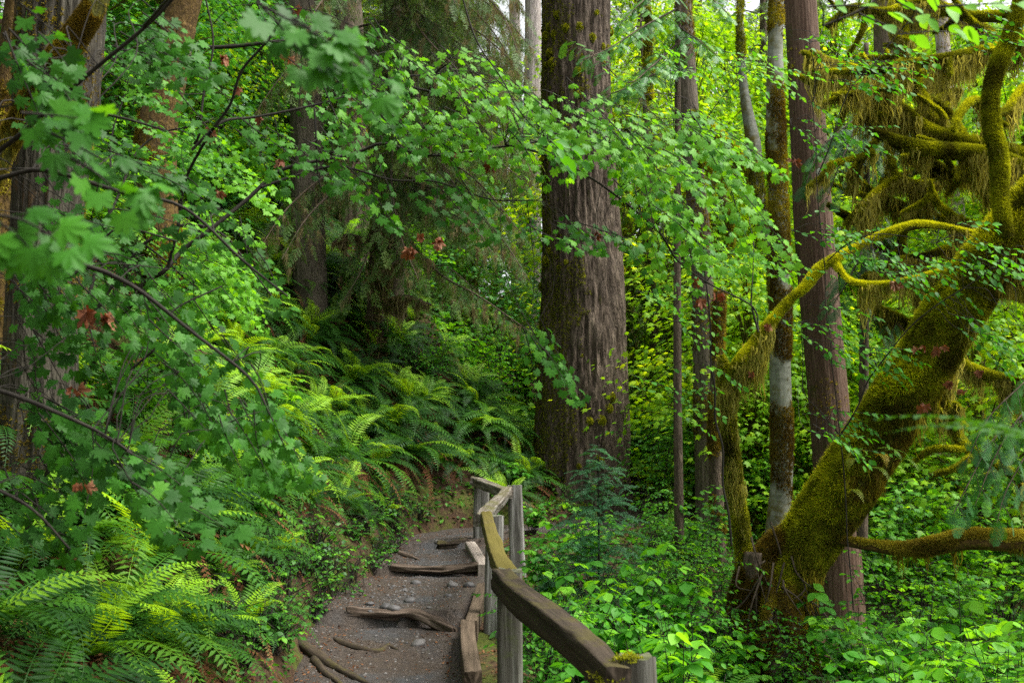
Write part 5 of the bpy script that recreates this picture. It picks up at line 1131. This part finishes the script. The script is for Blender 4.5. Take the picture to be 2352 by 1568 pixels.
leafy('alder_twigs', 'thin twigged sapling with scattered round leaves between the brown trunk and the pale alder', (2.1, 9.9), [([(1680, 1250, 9.9), (1640, 900, 9.9), (1620, 650, 9.9), (1560, 400, 9.9), (1540, 200, 9.9)], .012, .004), ([(1620, 650, 9.9), (1700, 560, 9.8), (1780, 540, 9.8)], .006, .003), ([(1560, 400, 9.9), (1640, 250, 9.8), (1740, 150, 9.8)], .007, .003)],
      [([(1480, 120, 9.9), (1600, 160, 9.9), (1740, 120, 9.9)], 60, 24, 15, 110, .075, .7), ([(1480, 250, 9.9), (1620, 300, 9.9)], 60, 14, 25, 100, .075, .7), ([(1540, 560, 9.9), (1640, 600, 9.9), (1760, 600, 9.9)], 55, 26, 15, 110, .07, .65), ([(1470, 680, 9.9), (1600, 700, 9.9)], 50, 14, 20, 100, .07, .6), ([(1480, 860, 9.9), (1600, 900, 9.9)], 50, 10, 20, 100, .07, .5)], 81)
leafy('overhanging_twig', 'blurred close twig with a few large oval leaves at the top right', (2.2, 3.0), [([(2700, 700, 3.2), (2500, 0, 3.1), (2300, -60, 3.0), (2100, -40, 3), (1990, 10, 3), (1890, 60, 3)], .008, .003)],
      [([(1930, 20, 3), (2040, 0, 3), (2140, 0, 3)], 26, 7, 10, 110, .07, .75)], 82)
leafy('dogwood_branch', 'small cluster of broad ribbed leaves hanging in front of the maple sprays at centre', (-.2, 5.2), [([(1020, -200, 5.4), (1090, 100, 5.4), (1190, 240, 5.3), (1240, 310, 5.3)], .006, .003)],
      [([(1200, 290, 5.3), (1260, 300, 5.3), (1250, 370, 5.3)], 22, 7, 20, 60, .085, .5)], 83)

# ------------------------------------------------------------------ dead leaves caught in the branches
def deadleaf(seed):
    g = rng(seed); b = Buf()
    for i in range(int(g.integers(1, 4))):
        V, T = tpl_maple(); V = V.copy(); V[:, 2] += 1.6*V[:, 0]**2*g.choice([-1, 1])+.25*np.sin(V[:, 1]*8+seed)*.3+.6*(V[:, 1]-.4)**2; V[:, 0] *= .75
        V = V+(fbm(V*5+seed, 2, seed)[:, None]-.5)*.18
        tip = norm(np.array([[g.normal(0, .35), g.normal(0, .35), -1.]])); nr = norm(g.normal(size=(1, 3))+[0, -.8, 0])
        bake(b, (V, T), np.array([[g.normal(0, .03), 0, -.02]]), frames(tip, nr), g.uniform(.13, .2), 0, g.random(1))
    return b.mesh('dead_leaf', M['dead'])
DL = [deadleaf(k) for k in range(8)]
SPOT_D = [(505, 135, 'top left'), (500, 420, 'left of the bank conifer'), (660, 140, 'on the bank conifer trunk'), (1050, 330, 'in the bright maple spray'), (960, 560, 'in front of the hemlock boughs'), (1440, 450, 'across the huge trunk'), (1620, 660, 'left of the pale alder'), (200, 700, 'over the bleached snag'), (2130, 850, 'on the leaning mossy trunk'), (1830, 360, 'beside the red cedar')]
dl = []; g = rng(90)
for (u, v, d, s) in ((505, 130, 4.9, 1), (550, 205, 4.9, .7), (588, 272, 5.2, .8), (490, 300, 5, 1.2), (655, 372, 5.4, 1.1), (502, 440, 5.2, .9), (800, 210, 5.4, .9), (690, 18, 5.2, .8), (660, 130, 5.8, .9), (1125, 380, 5.7, .9), (1425, 345, 5.8, 1.3), (1045, 350, 5.7, .8), (1080, 300, 5.6, .8),
                     (1466, 500, 6, 1.1), (945, 570, 7, 1.4), (965, 540, 7, 1), (1005, 550, 7, 1.3), (1380, 540, 6, .9), (1598, 640, 6.2, 1.3), (1652, 675, 6.2, 1), (1612, 690, 6.3, 1.1), (195, 700, 4.1, 1.6), (225, 720, 4.1, 1.3), (2055, 650, 9.9, 2.0), (2150, 800, 9.3, 1.5), (2115, 800, 9.4, 1.3), (2118, 930, 9.3, 1.5), (2180, 880, 9, 1.3), (2255, 855, 9, 1.2), (2210, 900, 9, 1.1), (1826, 370, 11, 1.6), (1730, 860, 10.5, 1.2), (1762, 750, 10.4, 1.2), (185, 1110, 4, .8), (172, 890, 4.2, .9)):
    o = bpy.data.objects.new('dead_leaf', DL[int(g.integers(8))]); COL.objects.link(o); o.location = P(u, v-12, d); o.rotation_euler = (g.normal(0, .2), g.normal(0, .2), g.random()*6.28); o.scale = (s*.46,)*3
    tag(o, '', 'dead leaf', 'withered leaves caught in the branches'); dl.append(o)
name_by_spot(dl, 'curled rust brown dead leaf', SPOT_D)

# ------------------------------------------------------------------ ferns
g = rng(95); FO = []
for (u, d, kind, sc) in ((60, 4.9, 4, 1.0), (250, 5.3, 1, 1.0), (420, 5.9, 3, .95), (180, 6.2, 6, 1.1), (330, 6.8, 6, 1.05), (470, 7.4, 0, .85), (-60, 5.6, 4, 1), (520, 8.6, 3, .7), (120, 7.4, 1, 1.1), (300, 4.6, 3, .8), (40, 4.2, 0, .9)):
    x = (u-1176)/FPX*d; FO.append(fern(x, d, kind, g, sc))
ys = 7.0
while ys < 25:
    D = .45+g.random()*.3
    while D < 10.5:
        i = int(np.argmin(np.abs(Cc[:, 1]-ys) + (Cc[:, 0] > 4)*9)); x = Cc[i, 0]-HW-D+g.normal(0, .15); y = ys+g.normal(0, .3)
        dd, _, _ = near_path([x], [y]); u, v = proj((x, y, g1(x, y)+.4))
        if dd[0] > HW+.3 and -60 < u < 1250 and g.random() < .93:
            FO.append(fern(x, y, int(g.choice([0, 1, 2, 3, 4, 6, 7, 5], p=[.14, .14, .08, .24, .12, .14, .12, .02])), g, g.uniform(1.1, 1.55)*(1 if D > 1 else .62)))
        D += .6+D*.06
    ys += .68+ys*.010
for (x, y, k, s) in ((-.9, 18.6, 3, .8), (-.3, 18.9, 1, .8), (.2, 19.2, 0, .7), (-1.6, 19.6, 3, 1), (-.8, 20.2, 4, 1), (-.1, 20.4, 2, 1), (-1.5, 21.4, 7, 1), (-2.3, 20.8, 3, 1), (-.6, 22, 3, 1), (.4, 22.5, 2, 1),
                     (3.0, 19.0, 3, .9), (3.1, 21.6, 2, 1), (4.5, 21, 5, 1), (3.9, 18.2, 5, .9), (2.6, 17, 3, .8)): FO.append(fern(x, y, k, g, s))
for (u, d, k, s) in ((1290, 9.2, 0, .75), (1250, 11.5, 3, .8), (1320, 12.2, 2, .8), (1560, 12.5, 3, .8), (1700, 9.6, 3, .8), (1640, 7.2, 0, .95), (1800, 7.4, 0, 1.1), (1880, 8.4, 3, 1.1), (1720, 5.4, 7, 1.25), (1870, 5.6, 3, 1.3), (1980, 6.0, 0, 1.1), (1960, 6.4, 3, .7), (1700, 15, 2, .9), (1840, 16, 2, .9), (1560, 16, 3, .9), (2120, 12, 3, .9), (2250, 14, 3, .9), (1400, 8, 0, .6), (1560, 7.6, 5, .6), (2040, 9, 3, .8), (1640, 8.6, 3, 1.35), (1740, 8.4, 3, 1.45), (1850, 8.6, 2, 1.5), (1930, 8.8, 7, 1.2), (1560, 9.4, 0, 1.1), (2000, 9.6, 1, 1.2)):
    x = (u-1176)/FPX*d; FO.append(fern(x, d, k, g, s))
for (u, v, k, s_) in ((760, 650, 3, 1.3), (800, 700, 0, 1.3), (720, 600, 2, 1.3), (850, 790, 2, 1.2), (910, 800, 3, 1.2), (985, 850, 3, 1.3), (1060, 890, 0, 1.2), (620, 610, 3, 1.4), (560, 660, 0, 1.4), (590, 740, 3, 1.3), (900, 900, 2, 1.2), (960, 940, 3, 1.2), (1150, 960, 3, 1.1), (640, 830, 6, 1.3), (800, 880, 6, 1.2), (740, 980, 3, 1.1), (480, 700, 3, 1.4), (820, 1000, 1, 1.1), (900, 1040, 3, 1)):
    h_ = hit(u, v)
    if h_[1] < 30: FO.append(fern(h_[0], h_[1], k, g, s_))
NM = {0: 'green sword fern', 1: 'dark green sword fern', 2: 'bright young sword fern', 3: 'fern with bright new fronds', 4: 'large dark sword fern', 5: 'small bright green fern', 6: 'fern with many brown fronds', 7: 'green sword fern'}
KM = {FERNS[k][0].name: NM[k] for k in range(8)}
SPOT_F = [(150, 1450, 'at the bottom left corner'), (420, 1450, 'left of the forked roots'), (200, 1200, 'below the bleached snag'), (480, 1250, 'left of the thin root'), (700, 1250, 'just left of the far step log'), (300, 1000, 'right of the bleached snag'), (560, 1020, 'high on the middle bank'), (750, 1050, 'above the step logs'), (300, 800, 'behind the left leaf curtain'), (560, 800, 'left of the bank conifer'), (700, 900, 'at the foot of the bank conifer'), (860, 780, 'below the lichen draped snag'), (900, 950, 'below the hemlock boughs'), (960, 1120, 'above the trail bend'), (1120, 1060, 'left of the huge trunk base'), (1130, 900, 'behind and left of the huge trunk'),
          (1250, 1250, 'right of the cracked pale post'), (1480, 1000, 'right of the huge trunk base'), (1600, 1200, 'left of the mossy root mass'), (1700, 1480, 'at the bottom below the root mass'), (1900, 1450, 'below the red cedar base'), (2150, 1150, 'behind the fallen log'), (600, 640, 'high on the left hillside'), (200, 640, 'upslope behind the snag'), (1420, 1450, 'behind the thick dark rail')]
name_by_spot(FO, lambda o: KM.get(o.data.name, 'sword fern'), SPOT_F, 14)
for o in FO: o['group'] = 'sword ferns on the forest floor'
# blurred frond poking in at the right edge, held by a fern outside the frame
b = Buf(); base = P(2720, 1200, 1.6)
for a, L in ((2.9, .55), (3.15, .5), (2.6, .5), (3.4, .45)): frond(b, base, a, L, g, .75, .3, .10, 24, .3)
thin(b, [base, base-[0, 0, .35], base*[1, 1, 0]+[0, 0, g1(base[0], base[1])]], .004, .008, 5, .1, 0, .2)
tag(b.build_at('sword_fern', M['fern'], base*[1, 1, 0]+[0, 0, g1(base[0], base[1])]), 'blurred close frond poking in at the right edge', 'fern', 'sword ferns on the forest floor')
# orange licorice fern on the leaning trunk
b = Buf(); g = rng(97)
for (u, v, a) in ((1990, 1040, 3.6), (2000, 1035, 5.6), (2020, 1040, 5.9), (1960, 1060, 4.2), (1985, 1080, 5.2), (2040, 1060, 5.5), (1950, 1130, 4.9), (2010, 1050, 4.7)):
    frond(b, P(u, v, 9.75), a, .36, g, .5, 1.5, .16, 18, g.uniform(.3, 1), pw=.016)
tag(b.build_at('licorice_fern', M['orange'], P(2000, 1060, 9.75)), 'yellow orange fern tuft drooping from the underside of the leaning mossy trunk', 'fern')

# ------------------------------------------------------------------ leafy undergrowth
g = rng(110); SO = []
for (u, d, kind, i, s) in ((1290, 6.6, 'salmon', 3, .9), (1380, 7.2, 'salmon', 1, .9), (1330, 8.4, 'salmon', 1, 1), (1450, 8.2, 'salmon', 0, .9), (1540, 7.2, 'salmon', 0, 1), (1500, 9.6, 'salmon', 0, 1), (1260, 9.6, 'salmon', 1, 1), (1240, 11.6, 'salmon', 0, .8), (1440, 11.4, 'salmon', 0, .9), (1560, 10.8, 'huckle', 1, 1), (1640, 10.6, 'huckle', 0, 1),
                           (2000, 7.2, 'salmon', 2, 1), (2100, 6.6, 'salmon', 2, 1.05), (2200, 7, 'salmon', 2, 1.1), (2060, 8.2, 'salmon', 2, 1.1), (2300, 6.4, 'salmon', 2, 1.1), (1980, 5.8, 'salmon', 0, 1), (2090, 5.2, 'salmon', 0, 1.05), (2220, 5.2, 'salmon', 2, 1), (2330, 4.8, 'salmon', 2, .95), (2160, 8.8, 'salmon', 2, 1.2), (2290, 8.2, 'vine', 0, 1.1), (1990, 9, 'vine', 0, .9), (2340, 3.6, 'salmon', 0, 1.1), (2200, 4.2, 'salmon', 0, 1), (2060, 4.4, 'salmon', 1, .9),
                           (1340, 14, 'salmon', 2, 1), (1480, 14.5, 'huckle', 1, 1.1), (1560, 15, 'vine', 0, 1), (1650, 14, 'huckle', 1, 1), (1500, 18, 'huckle', 1, 1.3), (1600, 20, 'vine', 0, 1.4), (1700, 18, 'vine', 0, 1.3), (1780, 20, 'huckle', 1, 1.4), (1480, 22, 'vine', 0, 1.5), (1560, 24, 'vine', 0, 1.6), (1980, 15, 'vine', 0, 1.3), (2080, 16, 'huckle', 1, 1.5), (2180, 15, 'vine', 0, 1.4), (2280, 16, 'vine', 0, 1.5), (2060, 12, 'huckle', 1, 1.2), (2180, 12.6, 'vine', 1, 1.3), (2300, 12, 'vine', 0, 1.2), (1660, 22, 'vine', 0, 1.7), (1860, 22, 'vine', 0, 1.8), (2000, 20, 'vine', 0, 1.7), (2140, 21, 'vine', 0, 1.7), (2300, 20, 'vine', 0, 1.7), (1220, 16.4, 'salmon', 1, .7), (1180, 18.6, 'salmon', 3, .9),
                           (930, 22, 'vine', 0, 1.4), (1040, 23, 'vine', 0, 1.5), (1140, 23, 'huckle', 1, 1.5), (1200, 25, 'vine', 0, 1.6), (860, 25, 'vine', 0, 1.6), (600, 22, 'vine', 0, 1.5), (480, 20, 'vine', 0, 1.4), (360, 18, 'vine', 0, 1.3), (260, 16, 'vine', 0, 1.2), (500, 15, 'vine', 1, 1.2), (400, 12.5, 'vine', 1, 1.1), (980, 20, 'huckle', 0, 1.2), (640, 14, 'salmon', 1, .9), (330, 10, 'vine', 1, 1), (240, 8, 'salmon', 1, .8), (560, 10.4, 'salmon', 3, .9), (1120, 21.5, 'salmon', 1, 1), (150, 12, 'vine', 0, 1.2)):
    x = (u-1176)/FPX*d; SO.append(put_bush(kind, i, x, d, g, '', s))
SPOT_S = [(1300, 1400, 'right of the near fence post'), (1500, 1450, 'behind the thick dark rail'), (1400, 1200, 'beside the small young fir'), (1600, 1250, 'left of the mossy root mass'), (1500, 1000, 'right of the huge trunk base'), (1650, 900, 'behind the broken mossy stem'), (2000, 1400, 'right of the red cedar base'), (2200, 1450, 'at the bottom right corner'), (2200, 1250, 'in front of the fallen log'), (2150, 1000, 'below the leaning mossy trunk'), (1950, 850, 'behind the red cedar'), (1040, 850, 'left of the huge trunk beyond the ferns'), (500, 700, 'left of the bank conifer on the slope'), (300, 950, 'right of the bleached snag'), (600, 1100, 'among the ferns on the bank'), (1190, 1110, 'behind the cracked pale post')]
name_by_spot(SO, 'bright green leafy shrub', SPOT_S, 14)
# low herbs along the trail's left edge
HO = []; g = rng(111)
for k in range(64):
    f = g.random(); y = 7.4+f*9.6; i = int(np.argmin(np.abs(Cc[:, 1]-y)+(Cc[:, 0] > 1)*9)); x = Cc[i, 0]-HW+.02-abs(g.normal(0, .4))-.22*(y < 10); HO.append(put_bush('low', k, x, y, g, '', g.uniform(.7, 1.2), 'leafy_herb', 'herb', 'low herbs along the trail edge'))
for k in range(34):
    y = 6+15*g.random(); i = int(np.argmin(np.abs(Cc[:, 1]-y)+(Cc[:, 0] > 1)*9)); x = Cc[i, 0]-HW-.4-6*g.random(); HO.append(put_bush('low', k, x, y, g, '', g.uniform(.9, 1.7), 'leafy_herb', 'herb', 'low herbs along the trail edge'))
for k in range(16):
    y = 7.0+g.random()*6; HO.append(put_bush('low', k, .25+abs(g.normal(0, .3)), y, g, '', g.uniform(.6, 1.), 'leafy_herb', 'herb', 'low herbs along the trail edge'))
SPOT_H = [(500, 1250, 'among the ferns left of the roots'), (650, 1150, 'midway up the bank over the roots'), (800, 1050, 'on the middle bank'), (900, 900, 'under the hemlock boughs'), (600, 950, 'left of the bank conifer foot'), (350, 1050, 'right of the bleached snag'), (300, 1350, 'among the big ferns at lower left'), (700, 800, 'by the bank conifer foot'), (450, 850, 'high on the left slope'), (900, 1080, 'above the inner trail bend'), (1000, 950, 'left of the huge trunk base'), (200, 1100, 'at the foot of the snag'), (640, 1500, 'at the near end of the trail edge'), (720, 1420, 'beside the forked roots'), (800, 1360, 'left of the nearer step log'), (860, 1300, 'left of the far step log'), (900, 1250, 'left of the smooth pale root'), (760, 1290, 'up the bank from the pebbles'), (1180, 1500, 'at the foot of the near fence post'), (1230, 1350, 'right of the squared fence post'), (680, 1340, 'a step up the bank above the roots'), (960, 1210, 'at the inner trail bend')]
name_by_spot(HO, 'low bright green herb', SPOT_H, 14)

# ------------------------------------------------------------------ ground cover: one mass
g = rng(120); b = Buf()
n = 120000; d = 3+27*g.random(n)**.8; x = g.uniform(-.62, .62, n)*d; D, Z, X = near_path(x, d); k = ((D > HW+.05) | (D < -HW-.35))&((fbm(np.stack([x*.9, d*.9, x*0], 1), 3, 31) > .33)); x, d = x[k], d[k]; z = gz(x, d); n = len(x)
tip = norm(g.normal(size=(n, 3))*[1, 1, .4]); nr = np.array([0, -.2, 1.])+g.normal(0, .4, (n, 3))
bake(b, TP['oval_lo'], np.stack([x, d, z+g.uniform(0, .12, n)], 1), frames(tip, nr), (.025+.0035*d)*g.uniform(.7, 1.5, n), 0, np.clip(g.normal(.45, .22, n), 0, 1))
o = b.build('ground_cover', M['cover']); tag(o, None, None, None, 'stuff')
n = 60000; d = 3+22*g.random(n)**.8; x = g.uniform(-.62, .62, n)*d; D, Z, X = near_path(x, d); k = (np.abs(D) > HW-.2)&(fbm(np.stack([x*.9, d*.9, x*0], 1), 3, 77) > .44); x, d, D = x[k], d[k], D[k]; z = gz(x, d); n = len(x)
b = Buf(); tip = norm(g.normal(size=(n, 3))*[1, 1, .25]); bake(b, TP['oval_lo'], np.stack([x, d, z+.012], 1), frames(tip, np.array([0, 0, 1.])+g.normal(0, .35, (n, 3))), (.016+.0016*d)*g.uniform(.5, 1.6, n), 0, g.random(n))
o = b.build('leaf_litter', M['fern_dead']); tag(o, None, None, None, 'stuff')

g = rng(131); n = 2600; y = 6.5+11*g.random(n); i = np.array([int(np.argmin(np.abs(Cc[:, 1]-q)+(Cc[:, 0] > 1)*9)) for q in y]); sd_ = np.where(g.random(n) < .7, -1, 1)*(HW-np.abs(g.normal(0, .3, n))); x = Cc[i, 0]+sd_
D, Z, _ = near_path(x, y); b = Buf(); tip = norm(g.normal(size=(n, 3))*[1, 1, .15]); bake(b, TP['oval_lo'], np.stack([x, y, path_z(x, y, D, Z)+.006], 1), frames(tip, np.array([0, 0, 1.])+g.normal(0, .25, (n, 3))), g.uniform(.008, .035, n), 0, g.random(n))
o = b.build('trail_litter', M['fern_dead']); tag(o, None, None, None, 'stuff')

g = rng(140)  # maples added out of frame to darken the left foreground
for (x, y, k, sc, lab) in ((-6.2, 2.2, 2, 1.15, 'tall leafy maple overhanging the lower left corner from outside the picture'), (-4.6, -3.6, 2, 1.2, 'tall leafy maple shading the trail from behind the viewer'), (-9.4, 6.8, 0, 1.2, 'leafy maple just outside the left edge uphill of the snag')):
    t = plant('bigleaf_maple', COOL[k], ('trunk', 'branches', 'crown'), x, y, g, lab, 'tree', 'maples around the viewer', sc, sink=.3)
for (u, d, i, s_) in ((1260, 8.0, 2, .9), (1420, 9.4, 2, 1.1), (1500, 8.6, 2, 1.05), (1650, 11, 2, 1.2), (1560, 13, 2, 1.3), (1380, 10.4, 0, 1.1), (1960, 10.4, 2, 1.2), (2180, 9.6, 2, 1.3), (2300, 9.2, 2, 1.3), (1690, 9.9, 0, .8), (1830, 9.9, 1, .8), (2240, 3.3, 1, .9), (2360, 2.9, 0, .9)):
    kd = 'huckle' if (u*7) % 3 == 0 else 'salmon'; o = put_bush(kd, i, (u-1176)/FPX*d, d, g, '', s_); SO.append(o)
name_by_spot(SO, 'bright green leafy shrub', SPOT_S+[(1750, 1380, 'at the foot of the mossy root mass')], 14)
